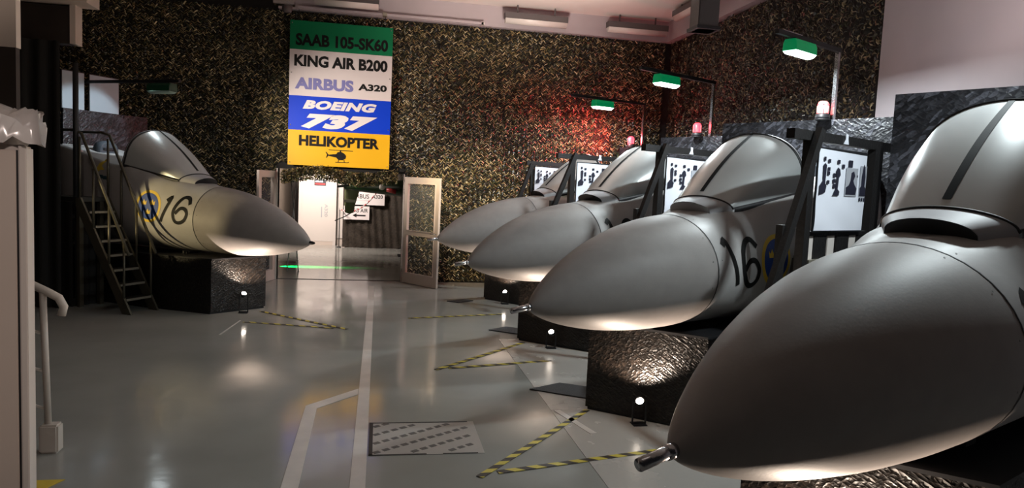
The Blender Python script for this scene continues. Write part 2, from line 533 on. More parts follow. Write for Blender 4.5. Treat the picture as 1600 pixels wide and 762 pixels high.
# ------------------------------------------------------------------ camouflage nets
def make_net(name, place, U, Vh, hole=None, jitter=0.2, du=0.047, dv=0.034, seed=1, dens=1.0, length=0.068, tone=1.0, label='', bulge=0.05):
    """one net of short bent strips set in a herringbone; place(u, v, d) maps to the world, d towards the room"""
    rng = np.random.default_rng(seed)
    vs, fs, cols = [], [], []
    nu, nv = int((U[1] - U[0]) / du), int((Vh[1] - Vh[0]) / dv)
    pal = [(0.22, 0.165, 0.065), (0.40, 0.31, 0.14), (0.07, 0.065, 0.025), (0.022, 0.019, 0.010), (0.62, 0.52, 0.30), (0.05, 0.06, 0.018)]
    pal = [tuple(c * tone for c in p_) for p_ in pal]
    for i in range(nu):
        for j in range(nv):
            u = U[0] + (i + .5) * du
            v = Vh[0] + (j + .5) * dv + (dv / 2 if i % 2 else 0)
            if hole and hole[0] < u < hole[1] and v < hole[2]:
                continue
            if rng.random() > dens:
                continue
            ang = (0.72 if i % 2 else -0.72) + rng.normal(0, jitter)
            L = length * rng.uniform(.8, 1.15) / 2
            w = rng.uniform(.0045, .009)
            ca, sa = math.cos(ang), math.sin(ang)
            u += rng.normal(0, .005)
            v += rng.normal(0, .005)
            d0 = bulge * (0.5 + 0.5 * math.sin(u * 2.1 + 1.7 * math.sin(v * 1.3)) * math.cos(v * 1.9 + u)) + rng.uniform(0, .02)
            tw = rng.normal(0, .7)
            n = len(vs)
            for t, hgt in ((-1, 0.0), (0, .015), (1, 0.0)):
                for sgn in (-1, 1):
                    uu = u + ca * L * t - sa * w * sgn
                    vv = v + sa * L * t + ca * w * sgn
                    vs.append(place(uu, vv, d0 + hgt + tw * w * sgn))
            fs += [(n, n + 1, n + 3, n + 2), (n + 2, n + 3, n + 5, n + 4)]
            k = rng.choice(6, p=[.22, .16, .18, .24, .08, .12])
            br_ = rng.uniform(.5, 1.0)
            cols.append(tuple(c * br_ for c in pal[k]) + (1.0,))
            cols.append(cols[-1])
    me = bpy.data.meshes.new(name)
    me.from_pydata(vs, [], fs)
    at = me.attributes.new('strip_color', 'FLOAT_COLOR', 'FACE')
    at.data.foreach_set('color', [c for cc in cols for c in cc])
    me.materials.append(M_NET)
    o = bpy.data.objects.new(name, me)
    COL.objects.link(o)
    tag(o, label, 'camouflage net')
    return o


make_net('camouflage_net', lambda u, v, d: (u, YB + .03 - d, v), (-6.6, 5.66), (0.03, ZN), hole=(DX0 - .03, DX1 + .03, DZ + .12), seed=3,
         label='brown and olive camouflage net covering the back wall around the doorway')
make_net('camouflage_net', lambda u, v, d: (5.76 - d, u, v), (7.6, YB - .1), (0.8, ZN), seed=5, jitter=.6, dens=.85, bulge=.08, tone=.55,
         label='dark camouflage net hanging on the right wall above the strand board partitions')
make_net('camouflage_net', lambda u, v, d: (u, YB - .04 - d * 3.4 - .05 * sin(u * 23 + v * 9), v + .05 * sin(u * 4.2)), (DX0 + .10, DX1 - .10), (1.86, 2.11), seed=9, jitter=.8, bulge=.06, du=.022, dv=.022,
         label='bunched fringe of camouflage net sagging over the top of the doorway')

# ------------------------------------------------------------------ big sign above the doorway
SX0, SX1, SY = -1.68, 0.17, 13.80
SZ = [4.79, 4.272, 3.438, 2.812, 2.165]
sign = thing('hanging_sign', 'tall sign of green, white, blue and yellow bands hanging above the doorway', 'sign', ((SX0 + SX1) / 2, SY, SZ[4]))
OFF[sign.name] = Vector(((SX0 + SX1) / 2, SY, SZ[4]))
for k, (nm, mm, lab) in enumerate((('green_panel', M_SIGN_G, 'green top band'), ('white_panel', M_SIGN_W, 'white band'), ('blue_panel', M_SIGN_B, 'blue band'), ('yellow_panel', M_SIGN_Y, 'yellow bottom band'))):
    o = MB().box(SX0, SX1, SY, SY + .03, SZ[k + 1], SZ[k]).build(nm, mm, sign)
    o['label'] = lab
W_ = SX1 - SX0


def sign_text(txt, f0, f1, zc, cap, material, bold=0.012, shear=0.0, space=1.0):
    c = (SX0 + W_ * (f0 + f1) / 2, SY, zc)
    o = text_mb(txt, W_ * (f1 - f0), cap, c, bold=bold, shear=shear, space=space).build('lettering', material, sign, recalc=False)
    return o


sign_text('SAAB 105-SK60', .055, .955, 4.455, .225, M_LET_K, .040)
sign_text('KING AIR B200', .045, .955, 4.075, .215, M_LET_K, .044)
sign_text('AIRBUS', .055, .625, 3.665, .215, M_LET_V, .050, 0, 1.02)
sign_text('A320', .67, .955, 3.665, .125, M_LET_K, .045)
sign_text('BOEING', .135, .86, 3.285, .165, M_LET_W, .060, .28, 1.08)
sign_text('737', .12, .87, 2.985, .275, M_LET_W, .075, .32, 1.12)
sign_text('HELIKOPTER', .105, .895, 2.625, .200, M_LET_K, .046)
# little helicopter: cabin, boom, fin, rotor, skids
hx, hz, hs = SX0 + W_ * .50, 2.365, 0.48
icon = MB()
cabin = [(-.12, .06), (-.06, .15), (.06, .17), (.18, .12), (.27, .02), (.25, -.08), (.14, -.15), (-.02, -.15), (-.10, -.07)]


def icon_poly(pts):
    P = [(hx + x * hs, SY - .004, hz + z * hs) for x, z in pts]
    icon.slab(P, (0, .003, 0))


icon_poly(cabin)
icon_poly([(-.10, .08), (-.46, .03), (-.46, .00), (-.10, -.06)])
icon_poly([(-.44, .02), (-.52, .14), (-.48, .14), (-.40, .04)])
icon_poly([(-.46, .01), (-.50, -.08), (-.46, -.08), (-.41, .01)])
icon_poly([(-.40, .215), (.52, .205), (.52, .23), (-.40, .24)])
icon_poly([(.02, .16), (.07, .16), (.07, .215), (.02, .215)])
icon_poly([(-.14, -.25), (.34, -.25), (.38, -.21), (.36, -.20), (.33, -.225), (-.14, -.225)])
icon_poly([(-.02, -.14), (.0, -.14), (-.02, -.23), (-.05, -.23)])
icon_poly([(.18, -.13), (.20, -.13), (.22, -.23), (.19, -.23)])
icon.build('helicopter_symbol', M_LET_K, sign)
scr = MB()
for fx in (.02, .98):
    for z in (4.74, 3.85, 2.9, 2.21):
        scr.lathe([(0.0, -.012), (.010, -.010), (.012, 0)], (SX0 + W_ * fx, SY, z), 'y', 8)
scr.build('fasteners', M_METAL, sign)
for fx in (.08, .92):
    MB().tube([(SX0 + W_ * fx, SY + .015, 4.79), (SX0 + W_ * fx, SY + .015, 4.986)], .006, 6).build('hanging_wire', M_SEAM, sign)

# ------------------------------------------------------------------ fittings under the ceiling
def troffer(x0, x1, y, z0, z1, label, axis='x'):
    t = thing('fluorescent_fitting', label, 'ceiling light', group='unlit fluorescent fittings under the ceiling')
    c = Vector(((x0 + x1) / 2, y, z0)) if axis == 'x' else Vector((y, (x0 + x1) / 2, z0))
    t.location = c
    L = (x1 - x0) / 2
    h = z1 - z0

    def prof(hw, pts, e):
        rows = []
        for q in (-e, e):
            rows.append([(q, yy, zz) if axis == 'x' else (yy, q, zz) for yy, zz in pts])
        return rows
    body = MB()
    r = prof(0, [(-.09, h), (-.09, h * .45), (.09, h * .45), (.09, h)], L)
    body.grid(r, False, True)
    n = len(body.v)
    body.f += [(0, 1, 2, 3), (7, 6, 5, 4)]
    body.smooth += [False, False]
    body.build('housing', M_DUCT, t)
    cv = MB()
    pts = [(-.085 + .17 * i / 8, h * .45 - h * .45 * sin(PI * i / 8) ** .6) for i in range(9)]
    r = prof(0, pts, L * .985)
    cv.grid(r, True, False)
    cv.f += [tuple(range(9)), tuple(range(17, 8, -1))]
    cv.smooth += [False, False]
    cv.build('tube_cover', M_LENSOFF, t)
    for e in (-.6, .6):
        b = MB()
        if axis == 'x':
            b.box(L * e - .012, L * e + .012, -.012, .012, h, ZC - z0)
        else:
            b.box(-.012, .012, L * e - .012, L * e + .012, h, ZC - z0)
        b.build('hanger', M_DUCT, t)
    return t


troffer(2.24, 3.46, 13.62, 5.02, 5.22, 'white fluorescent fitting under the ceiling, just left of the one in the corner')
troffer(4.27, 5.50, 13.62, 5.03, 5.23, 'white fluorescent fitting nearest the corner of the two camouflaged walls')
troffer(-1.25, -0.1, 13.62, 5.05, 5.25, 'white fluorescent fitting above the tall banded sign')
troffer(11.6, 12.7, 5.30, 5.12, 5.30, 'white fluorescent fitting running along the right wall, farther one', 'y')
troffer(9.6, 10.7, 5.30, 5.12, 5.30, 'white fluorescent fitting running along the right wall, nearer one', 'y')
tr = thing('curtain_rail', 'long pale rail fixed across the top of the camouflage net', 'rail', (0, 13.78, 4.90))
OFF[tr.name] = Vector((0, 13.78, 4.90))
MB().box(-1.55, 1.86, 13.74, 13.84, 5.00, 5.035).box(-1.55, 1.86, 13.74, 13.75, 4.988, 5.0).build('rail_channel', M_PINKWALL, tr)
MB().box(1.82, 1.88, 13.74, 13.86, 4.988, 5.04).build('end_bracket', M_WHITEPAINT, tr)
MB().box(-.03, .05, 13.72, 13.86, 4.988, 5.05).build('bracket', M_NOSING, tr)
pj = thing('wall_spotlight_bracket', 'clear plastic wrapped bracket under the ceiling left of the sign', 'bracket', (-1.75, 13.5, 4.85))
MB().box(-.18, .18, -.1, .1, .12, .20).box(-.02, .02, -.02, .02, .20, ZC - 4.85).build('mounting_plate', M_METAL, pj, bevel=.01)
MB().lathe([(0, 0), (.07, .0), (.09, .05), (.09, .12), (0, .12)], (.05, 0, 0), 'z', 14).build('lamp_head', M_DUCT, pj)
# dark duct drop
dd = thing('ceiling_duct', 'dark square duct dropping from the ceiling at top right', 'duct', (3.79, 8.1, 3.94))
MB().box(-.13, .13, 0, .26, 0, ZC - 3.94).build('duct_casing', M_DUCT, dd, bevel=.01)
MB().box(-.15, .15, -.02, .28, 0.0, .04).build('end_flange', M_BLACK, dd)

# ------------------------------------------------------------------ doorway leaves
def door_leaf(hinge, free, label, idx):
    h, f = Vector((*hinge, 0)), Vector((*free, 0))
    L = (f - h).length
    rz = math.atan2(f.y - h.y, f.x - h.x)
    t = thing('glazed_door', label, 'door', (h.x, h.y, 0.008), rz)
    H, T = 2.03, .045
    s = .105
    fr = MB()
    fr.box(0, s, -T / 2, T / 2, 0, H).box(L - s, L, -T / 2, T / 2, 0, H)
    fr.box(s, L - s, -T / 2, T / 2, 0, .20).box(s, L - s, -T / 2, T / 2, H - .12, H).box(s, L - s, -T / 2, T / 2, .93, 1.02)
    fr.build('door_frame', M_DOORWHITE, t)
    for (z0, z1) in ((.20, .93), (1.02, H - .12)):
        MB().box(s, L - s, -.004, .004, z0, z1).build('glass_pane', M_GLASS, t)
        bd = MB()
        for (a, b) in (((s, z0), (L - s, z0)), ((s, z1), (L - s, z1)), ((s, z0), (s, z1)), ((L - s, z0), (L - s, z1))):
            bd.bar((a[0], -T / 2 - .004, a[1]), (b[0], -T / 2 - .004, b[1]), .022, .01)
        bd.build('glazing_bead', M_DOORWHITE, t)
    hd = MB()
    for sg in (-1, 1):
        hd.tube([(L - .05, sg * T / 2, 1.0), (L - .05, sg * (T / 2 + .05), 1.0), (L - .16, sg * (T / 2 + .05), 1.0)], .009, 8)
    hd.build('door_handle', M_METAL, t)
    for z in (.25, 1.75):
        MB().tube([(-.008, -.02, z - .05), (-.008, -.02, z + .05)], .010, 8).build('hinge', M_METAL, t)
    return t


door_leaf((0.50, 13.86), (1.10, 13.06), 'white framed glazed door leaf standing open right of the doorway', 1)
door_leaf((-1.90, 13.86), (-2.10, 13.18), 'white framed glazed door leaf standing open left of the doorway, behind the jet nose', 2)

# ------------------------------------------------------------------ what stands beyond the doorway
dr = thing('white_door', 'white door with a small picture label, brightly lit at the end of the passage', 'door', (-1.71, 21.0, 0))
MB().box(-.44, .44, 0, .06, .10, 1.93).build('door_panel', M_WHITEPAINT, dr, bevel=.008)
MB().box(-.52, -.44, -.02, .08, 0, 2.0).box(.44, .52, -.02, .08, 0, 2.0).box(-.52, .52, -.02, .08, 1.93, 2.0).build('door_frame', M_WHITEPAINT, dr)
MB().box(-.44, .44, .0, .06, 0, .10).build('kick_board', M_DOORWHITE, dr)
text_mb('A320', .36, .09, (.24, -.003, 1.0), right=(0, 0, -1), up=(1, 0, 0), bold=.01).build('lettering', M_PRINT2, dr, recalc=False)
MB().box(.10, .13, -.004, 0, .80, 1.10).build('lettering_line', M_PRINT2, dr)
pl = MB().box(-.10, .22, -.012, 0, 1.70, 1.87).build('picture_label', M_PRINT, dr)
MB().box(-.08, .20, -.016, -.012, 1.72, 1.77).build('picture_stripe', M_RED, pl)
MB().box(-.08, .14, -.016, -.012, 1.79, 1.84).build('picture_sky', M_BOARD, pl)
pn = thing('pale_cabinet', 'plain pale cabinet standing between the white door and the dark drape', 'cabinet', (-1.08, 21.2, 0))
MB().box(-.11, .14, 0, .4, .18, 1.80).build('cabinet_body', M_WHITEPAINT, pn, bevel=.008)
MB().box(-.11, .14, .02, .38, 0, .18).build('plinth', M_DOORWHITE, pn)
MB().box(-.10, .13, -.012, 0, .19, 1.79).build('cabinet_door', M_WHITEPAINT, pn, bevel=.004)
# drape of dark rough cloth
rows = []
for i in range(25):
    z = 2.75 * i / 24
    row = []
    for j in range(90):
        x = -0.98 + 2.45 * j / 89
        row.append((x, 20.5 + .03 * sin(x * 6 + .8 * sin(z * 2)) + .018 * sin(x * 31 + 3 * z) + .02 * sin(z * 17 + x * 9), z + .015 * sin(x * 12) * (i == 0)))
    rows.append(row)
tag(MB().grid(rows).build('cloth_drape', M_CURTAIN, recalc=False), 'rough dark brown cloth drape hanging behind the helicopter tail', 'drape')
st = thing('paper_sign', 'wide white paper sign with underlined text, upper of two on the dark drape', 'sign', (-.24, 20.385, 1.22))
MB().box(-.62, .40, 0, .01, 0, .36).build('sign_sheet', M_SIGN_W, st)
text_mb('AIRBUS', .50, .12, (-.28, 0, .24), bold=.01).build('lettering', M_LET_K, st, recalc=False)
text_mb('A320', .30, .10, (.20, 0, .24), bold=.02).build('lettering', M_LET_K, st, recalc=False)
MB().box(-.5, .02, -.005, 0, .12, .13).build('underline', M_PRINT2, st)
st = thing('paper_sign', 'smaller white paper sign with a black arrow, lower of two on the dark drape', 'sign', (-.55, 20.385, .80))
MB().box(-.40, .30, 0, .01, 0, .38).build('sign_sheet', M_SIGN_W, st)
text_mb('KING AIR', .56, .11, (-.02, 0, .26), bold=.01).build('lettering', M_LET_K, st, recalc=False)
ar = MB()
ar.slab([(-.16, -.005, .12), (-.05, -.005, .18), (-.05, -.005, .14), (.20, -.005, .14), (.20, -.005, .10), (-.05, -.005, .10), (-.05, -.005, .06)], (0, .004, 0))
ar.build('arrow', M_LET_K, st)
# helicopter tail
ht = thing('helicopter_tail', 'olive helicopter tail boom and fin showing through the doorway', 'helicopter', (-.53, 18.6, 0))
fin = MB()


def airfoil(chord, x0, z, th, sweep=0):
    pts = []
    for k in range(16):
        a = 2 * PI * k / 16
        pts.append((x0 + chord / 2 * cos(a), th * sin(a) * (1 - .35 * cos(a)), z))
    return pts


fin.grid([airfoil(c, x, z, t) for c, x, z, t in ((.05, -.20, 1.05, .008), (.22, -.20, 1.08, .018), (.27, -.19, 1.3, .028), (.36, -.15, 1.6, .04), (.42, -.10, 1.85, .045), (.46, -.05, 2.4, .045))], True, True)
fin.build('tail_fin', M_OLIVE, ht)
bm_ = []
for x, r, z in ((-.36, .03, 1.73), (-.30, .08, 1.73), (0.2, .12, 1.73), (.7, .17, 1.74), (1.4, .24, 1.76)):
    bm_.append([(x, r * .8 * cos(2 * PI * k / 16), z + r * sin(2 * PI * k / 16)) for k in range(16)])
MB().grid(bm_, True, True).build('tail_boom', M_DKOLIVE, ht)
MB().tube([(.72, -.17, 1.70), (.95, -.21, 1.66)], [.05, .06], 10).build('red_tip', M_RED, ht)
MB().lathe([(0, -.03), (.07, -.02), (.075, 0)], (.60, -.16, 1.76), 'y', 14).build('white_disc', M_WHITEPAINT, ht)
MB().box(-.33, -.05, -.062, -.03, 1.34, 1.41).build('orange_band', M_NOSING, ht)
MB().tube([(-.36, 0, 1.75), (-.36, -.14, 1.75)], .025, 8).build('tail_rotor_hub', M_BLACK, ht)
for k in range(2):
    a = .15 + PI * k
    MB().slab([(-.36 + .03 * sin(a), -.13, 1.75 - .03 * cos(a)), (-.36 + .15 * cos(a) + .03 * sin(a), -.13, 1.75 + .15 * sin(a) - .03 * cos(a)),
               (-.36 + .15 * cos(a) - .03 * sin(a), -.13, 1.75 + .15 * sin(a) + .03 * cos(a)), (-.36 - .03 * sin(a), -.13, 1.75 + .03 * cos(a))], (0, -.012, 0)).build('tail_rotor_blade', M_BLACK, ht)
MB().tube([(-.17, 0, 1.06), (-.30, 0, .98), (-.55, 0, .86)], .012, 8).build('tail_skid', M_BLACK, ht)
MB().tube([(1.25, 0, .02), (1.25, 0, 1.60)], .03, 8).build('support_post', M_BLACK, ht)
MB().box(1.05, 1.45, -.2, .2, 0, .03).build('support_foot', M_BLACK, ht)
hg = thing('barrier_chain', 'red and white plastic barrier chain sagging across the passage', 'chain', (-.3, 18.74, 0))
for k in range(22):
    t0, t1 = k / 22, (k + 1) / 22
    cpt = lambda t: (-.76 + 1.02 * t, 1.70 - 1.70 * t, 1.08 - .42 * t + .98 * t * t)
    MB().tube([cpt(t0), cpt(t1)], .016, 6).build('chain_link', M_RED if k % 2 else M_SIGN_W, hg)
MB().tube([(-.76, 1.70, .0), (-.76, 1.70, 1.10)], .012, 8).lathe([(0, .0), (.06, 0), (.06, .02), (.02, .03)], (-.76, 1.70, 0), 'z', 14).build('barrier_post', M_BLACK, hg)
fs_ = thing('folded_stand', 'thin white folded stand of crossed poles left inside the doorway', 'stand', (-1.72, 15.2, 0))
MB().tube([(-.10, 0, 0), (.06, .03, 1.95)], .012, 8).build('pole', M_WHITEPAINT, fs_)
MB().tube([(.12, .05, 0), (-.06, .03, 1.95)], .012, 8).build('pole', M_WHITEPAINT, fs_)
MB().tube([(-.06, .03, 1.93), (.06, .03, 1.93)], .014, 8).build('crosspiece', M_WHITEPAINT, fs_)

# ------------------------------------------------------------------ the jets
SEAM = 1.558


def radome_prof(s):
    t = min(max(s / SEAM, 0), 1)
    g = lambda p, q: (1 - (1 - t) ** p) ** q
    a = .5471 * g(1.2572, .6951)
    bt = .5527 * g(2.1237, .7717)
    bb = .396 * g(1.821, .7159)
    zc = (bt - bb) / 2 + .096 * s
    return a, zc, zc - (bt + bb) / 2, zc + (bt + bb) / 2


def lerp_tab(tab, s):
    if s <= tab[0][0]:
        return tab[0][1]
    for (s0, v0), (s1, v1) in zip(tab[:-1], tab[1:]):
        if s <= s1:
            t = (s - s0) / (s1 - s0)
            t = t * t * (3 - 2 * t)
            return v0 + (v1 - v0) * t
    return tab[-1][1]


A0, ZC0, ZB0, ZT0 = radome_prof(SEAM)
SEND = 4.34
YE = [(1.70, 0.0), (2.05, .25), (2.45, .42), (2.9, .49), (4.4, .44)]


def fus(s):
    """half width, height of the widest line, bottom, edge half width, edge height"""
    a = A0 + .045 * min(max((s - SEAM) / 1.3, 0), 1)
    zc = ZC0 + .06 * (s - SEAM)
    zb = ZB0 + .0 * (s - SEAM)
    ze = lerp_tab([(SEAM, ZT0), (2.0, .765), (2.9, .955), (4.4, 1.235)], s) if s > 2.0 else ZT0 + (.765 - ZT0) * (s - SEAM) / (2.0 - SEAM)
    return a, zc, zb, lerp_tab(YE, s), ze


def fus_half(s, n=20):
    """half section from the keel to the upper edge: list of (y, z), y >= 0"""
    a, zc, zb, ye, ze = fus(s)
    pts = []
    for k in range(n + 1):
        t = -PI / 2 + PI / 2 * k / n
        pts.append((a * cos(t), zc + (zc - zb) * sin(t)))
    for k in range(1, n + 1):
        t = PI / 2 * k / n
        pts.append((a - (a - ye) * (1 - cos(t)), zc + (ze - zc) * sin(t)))
    return pts


def side_y(s, z):
    if s < SEAM:
        a, zc, zb, zt = radome_prof(s)
        b = (zt - zb) / 2
        return a * math.sqrt(max(0, 1 - ((z - zc) / b) ** 2))
    pts = fus_half(s, 40)
    for (y0, z0), (y1, z1) in zip(pts[:-1], pts[1:]):
        if z0 <= z <= z1:
            return y0 + (y1 - y0) * (z - z0) / max(1e-9, z1 - z0)
    return pts[-1][0]


def ribbon(pts, w, sgn, off, z0):
    """painted stroke on the flank: pts of (s, z), resampled and laid on the surface"""
    P = []
    for (a, b) in zip(pts[:-1], pts[1:]):
        n = max(2, int(math.hypot(b[0] - a[0], b[1] - a[1]) / .012))
        for k in range(n):
            t = k / n
            P.append(Vector((a[0] + (b[0] - a[0]) * t, a[1] + (b[1] - a[1]) * t)))
    P.append(Vector(pts[-1]))
    rows = []
    for i, p in enumerate(P):
        d = (P[min(i + 1, len(P) - 1)] - P[max(i - 1, 0)]).normalized()
        nn = Vector((-d.y, d.x))
        row = []
        for q in (-1, -.33, .33, 1):
            c = p + nn * w / 2 * q
            row.append((c.x, sgn * (side_y(c.x, c.y) + off), c.y + z0))
        rows.append(row)
    return MB().grid(rows, True)


def smooth_path(pts, n=8):
    out = []
    k = len(pts)
    for i in range(k - 1):
        p0, p1, p2, p3 = [Vector(pts[min(max(j, 0), k - 1)]) for j in (i - 1, i, i + 1, i + 2)]
        for q in range(n):
            t = q / n
            out.append(tuple(.5 * ((2 * p1) + (-p0 + p2) * t + (2 * p0 - 5 * p1 + 4 * p2 - p3) * t * t + (-p0 + 3 * p1 - 3 * p2 + p3) * t ** 3)))
    out.append(tuple(pts[-1]))
    return out


def flank_disc(c, r0, r1, sgn, off, z0, n=40, k=6):
    rows = []
    for i in range(k + 1):
        r = r0 + (r1 - r0) * i / k
        row = []
        for j in range(n):
            a = 2 * PI * j / n
            s, z = c[0] + r * cos(a), c[1] + r * 1.06 * sin(a)
            row.append((s, sgn * (side_y(s, z) + off), z + z0))
        rows.append(row)
    return MB().grid(rows, True, True)


def flank_poly(poly, sgn, off, z0, cell=.02):
    """a small filled outline laid on the flank: scan-line quads"""
    mb = MB()
    zs0, zs1 = min(p[1] for p in poly), max(p[1] for p in poly)
    n = max(4, int((zs1 - zs0) / cell))

    def spans(z):
        xs = []
        for (a, b) in zip(poly, poly[1:] + poly[:1]):
            if (a[1] <= z < b[1]) or (b[1] <= z < a[1]):
                xs.append(a[0] + (b[0] - a[0]) * (z - a[1]) / (b[1] - a[1]))
        xs.sort()
        return list(zip(xs[::2], xs[1::2]))
    for i in range(n):
        za, zb = zs0 + (zs1 - zs0) * i / n, zs0 + (zs1 - zs0) * (i + 1) / n
        for (x0, x1) in spans((za + zb) / 2):
            q = []
            for (x, z) in ((x0, za), (x1, za), (x1, zb), (x0, zb)):
                q.append((x, sgn * (side_y(x, z) + off), z + z0))
            mb.add(q, [(0, 1, 2, 3)])
    return mb


CROWN = [(-.5, -.4), (.5, -.4), (.62, .35), (.30, .02), (.0, .5), (-.30, .02), (-.62, .35)]


def jet(name, label, nose, az_deg, side, group, roundel_c, one, six, blunt_tip=False, dark_intake=True, emblem=False):
    """side = +1: markings on local +Y, -1: on local -Y. Local x runs aft from the nose tip, z is world height."""
    az = math.radians(az_deg)
    rz = math.atan2(cos(az), sin(az))
    z0 = nose[2]
    t = thing(name, label, 'aircraft cockpit', (nose[0], nose[1], 0), rz, group, base=(2.4, 0, z0 + ZB0))
    N = 48
    # radome
    rows = []
    for i in range(46):
        s = SEAM * (0.001 + .999 * (i / 45) ** 1.7)
        a, zc, zb, zt = radome_prof(s)
        b = (zt - zb) / 2
        rows.append([(s, a * cos(2 * PI * j / N), z0 + zc + b * sin(2 * PI * j / N)) for j in range(N)])
    rad = MB().grid(rows, True, True)
    rad.f.append(tuple(range(N - 1, -1, -1)))
    rad.smooth.append(True)
    rad.build('radome', M_RADOME, t)
    # dark joint between radome and fuselage
    rr = []
    for ds, k in ((-.006, 1.0035), (-.004, 1.006), (.004, 1.006), (.006, 1.0035)):
        rr.append([(SEAM + ds, A0 * k * cos(2 * PI * j / N), z0 + ZC0 + (ZT0 - ZB0) / 2 * k * sin(2 * PI * j / N)) for j in range(N)])
    MB().grid(rr, True, True).build('seam_ring', M_SEAM, t)
    # fasteners along the joint
    fx = MB()
    for k in range(14):
        a = 2 * PI * (k + .4) / 14
        for ds in (-.055, .06):
            s = SEAM + ds
            if ds < 0:
                aa, zc, zb, zt = radome_prof(s)
            else:
                aa, zc, zb, _, zt = fus(s)
                zc, = ((zb + zt) / 2,)
                aa = A0
            if ds > 0 and k % 2:
                continue
            p = Vector((s, aa * cos(a), z0 + zc + (zt - zb) / 2 * sin(a)))
            nrm = Vector((0, cos(a) / aa, sin(a) / ((zt - zb) / 2))).normalized()
            e1 = Vector((1, 0, 0))
            e2 = nrm.cross(e1)
            fx.add([p + nrm * .003 + (e1 * cos(q) + e2 * sin(q)) * .005 for q in [2 * PI * w / 8 for w in range(8)]], [tuple(range(8))])
    fx.build('fasteners', M_SEAM, t)
    # nose probe
    if blunt_tip:
        MB().lathe([(.028, .03), (.024, -.02), (.018, -.05), (.006, -.065), (0, -.066)], (0, 0, z0 + .002), 'x', 16).build('nose_probe', M_BLACK, t)
    else:
        pb = MB().tube([(.06, 0, z0 + .012), (-.155, 0, z0 - .012)], .023, 20)
        pb.tube([(.02, 0, z0 + .006), (-.02, 0, z0 + .002)], .027, 20)
        pb.build('nose_probe', M_METAL, t)
    # fuselage, closed on top as far as the windscreen, open behind it
    ss = [SEAM + (SEND - SEAM) * i / 44 for i in range(45)]
    rows = []
    for s in ss:
        h = fus_half(s)
        rows.append([(s, y, z0 + z) for y, z in h] + [(s, -y, z0 + z) for y, z in reversed(h[1:])])
    f = MB().grid(rows, True, False)
    # close the top between the edges in front of the cockpit
    for i in range(len(ss) - 1):
        if ss[i + 1] < 2.78:
            n = len(rows[0])
            A, B = i * n, (i + 1) * n
            f.f.append((A + 40, A + 41, B + 41, B + 40))
            f.smooth.append(True)
    n = len(rows[0])
    f.f.append(tuple((len(ss) - 1) * n + k for k in range(n)))
    f.smooth.append(False)
    f.build('fuselage', M_JET, t)
    # cockpit tub
    tub = MB()
    rows = []
    for i in range(13):
        s = 2.80 + (4.20 - 2.80) * i / 12
        a, zc, zb, ye, ze = fus(s)
        rows.append([(s, ye - .005, z0 + ze - .004), (s, ye - .05, z0 + ze - .01), (s, ye - .06, z0 + .42), (s, -ye + .06, z0 + .42), (s, -ye + .05, z0 + ze - .01), (s, -ye + .005, z0 + ze - .004)])
    tub.grid(rows, False)
    tub.f += [tuple(range(6)), tuple(12 * 6 + k for k in range(6))]
    tub.smooth += [False, False]
    tub.build('cockpit_tub', M_COCKPIT, t, recalc=False)
    # deck behind the seat
    a, zc, zb, ye, ze = fus(4.2)
    MB().slab([(4.19, ye, z0 + ze), (4.19, -ye, z0 + ze), (SEND, -.43, z0 + 1.225), (SEND, .43, z0 + 1.225)], (0, 0, .012)).build('rear_deck', M_JET, t)
    # seat
    st = MB()
    prof = [(3.52, .62), (3.62, .64), (3.74, .98), (3.80, 1.08)]
    for k in range(1):
        st.slab([(3.10, -.22, z0 + .56), (3.10, .22, z0 + .56), (3.58, .22, z0 + .54), (3.58, -.22, z0 + .54)], (0, 0, .12))
        st.slab([(3.56, -.22, z0 + .52), (3.56, .22, z0 + .52), (3.80, .20, z0 + 1.10), (3.80, -.20, z0 + 1.10)], (.13, 0, .0))
    seat = st.build('cockpit_seat', M_SEAT, t, bevel=.03)
    hb = MB()
    rows = []
    for k in range(13):
        a = PI * k / 12
        rows.append([(3.76 + dx, .185 * cos(a) * sc, z0 + 1.08 + .235 * sin(a) ** .55 * sc) for dx, sc in ((0.0, .86), (.02, 1), (.13, 1), (.15, .86))])
    hb.grid(rows, True, True)
    hb.f += [tuple(r * 4 + 0 for r in range(13)), tuple(r * 4 + 3 for r in range(12, -1, -1))]
    hb.smooth += [False, False]
    hb.build('headrest', M_SEAT, seat)
    MB().box(3.745, 3.765, -.10, .10, z0 + 1.17, z0 + 1.205).build('headrest_slot', M_BLACK, seat)
    # windscreen
    K = 33

    def front(th, k=1.0, ds=0.0, dz=0.0):
        return Vector((2.035 - .075 * cos(th) + ds, .315 * sin(th) * k, z0 + .772 + .098 * cos(th) + dz))

    def hoop(th, k=1.0, ds=0.0):
        return Vector((2.88 - .13 * max(0, cos(th)) ** .5 + ds, .505 * sin(th) * k * (1 if True else 1), z0 + .955 + .535 * max(0, cos(th)) ** .62 * k))
    ths = [-PI / 2 + PI * k / (K - 1) for k in range(K)]

    def wpt(t, th, out=0.0):
        p = front(th).lerp(hoop(th), t)
        bul = .035 * sin(PI * t)
        rad_ = Vector((0, sin(th), max(.15, cos(th)))).normalized()
        return p + rad_ * (bul * (.3 + .7 * abs(cos(th))) + out) + Vector((-.02 * sin(PI * t) * cos(th), 0, 0))
    rows = [[wpt(i / 18, th) for th in ths] for i in range(19)]
    wsm = MB().grid(rows, True)
    wsm.build('windscreen', M_WIND, t)
    # inner face a little inside so the shell has thickness
    rows = [[wpt(i / 18, th, -.012) for th in ths] for i in range(19)]
    MB().grid(rows, True).build('windscreen_lining', M_COCKPIT, t)
    # centre strip
    rows = [[wpt(.06 + .93 * i / 20, th, .004) for th in (-w_, -w_ * .4, w_ * .4, w_)] for i in range(21) for w_ in (.062 - .030 * i / 20,)]
    MB().grid(rows, True).build('centre_strip', M_STRIP, t)
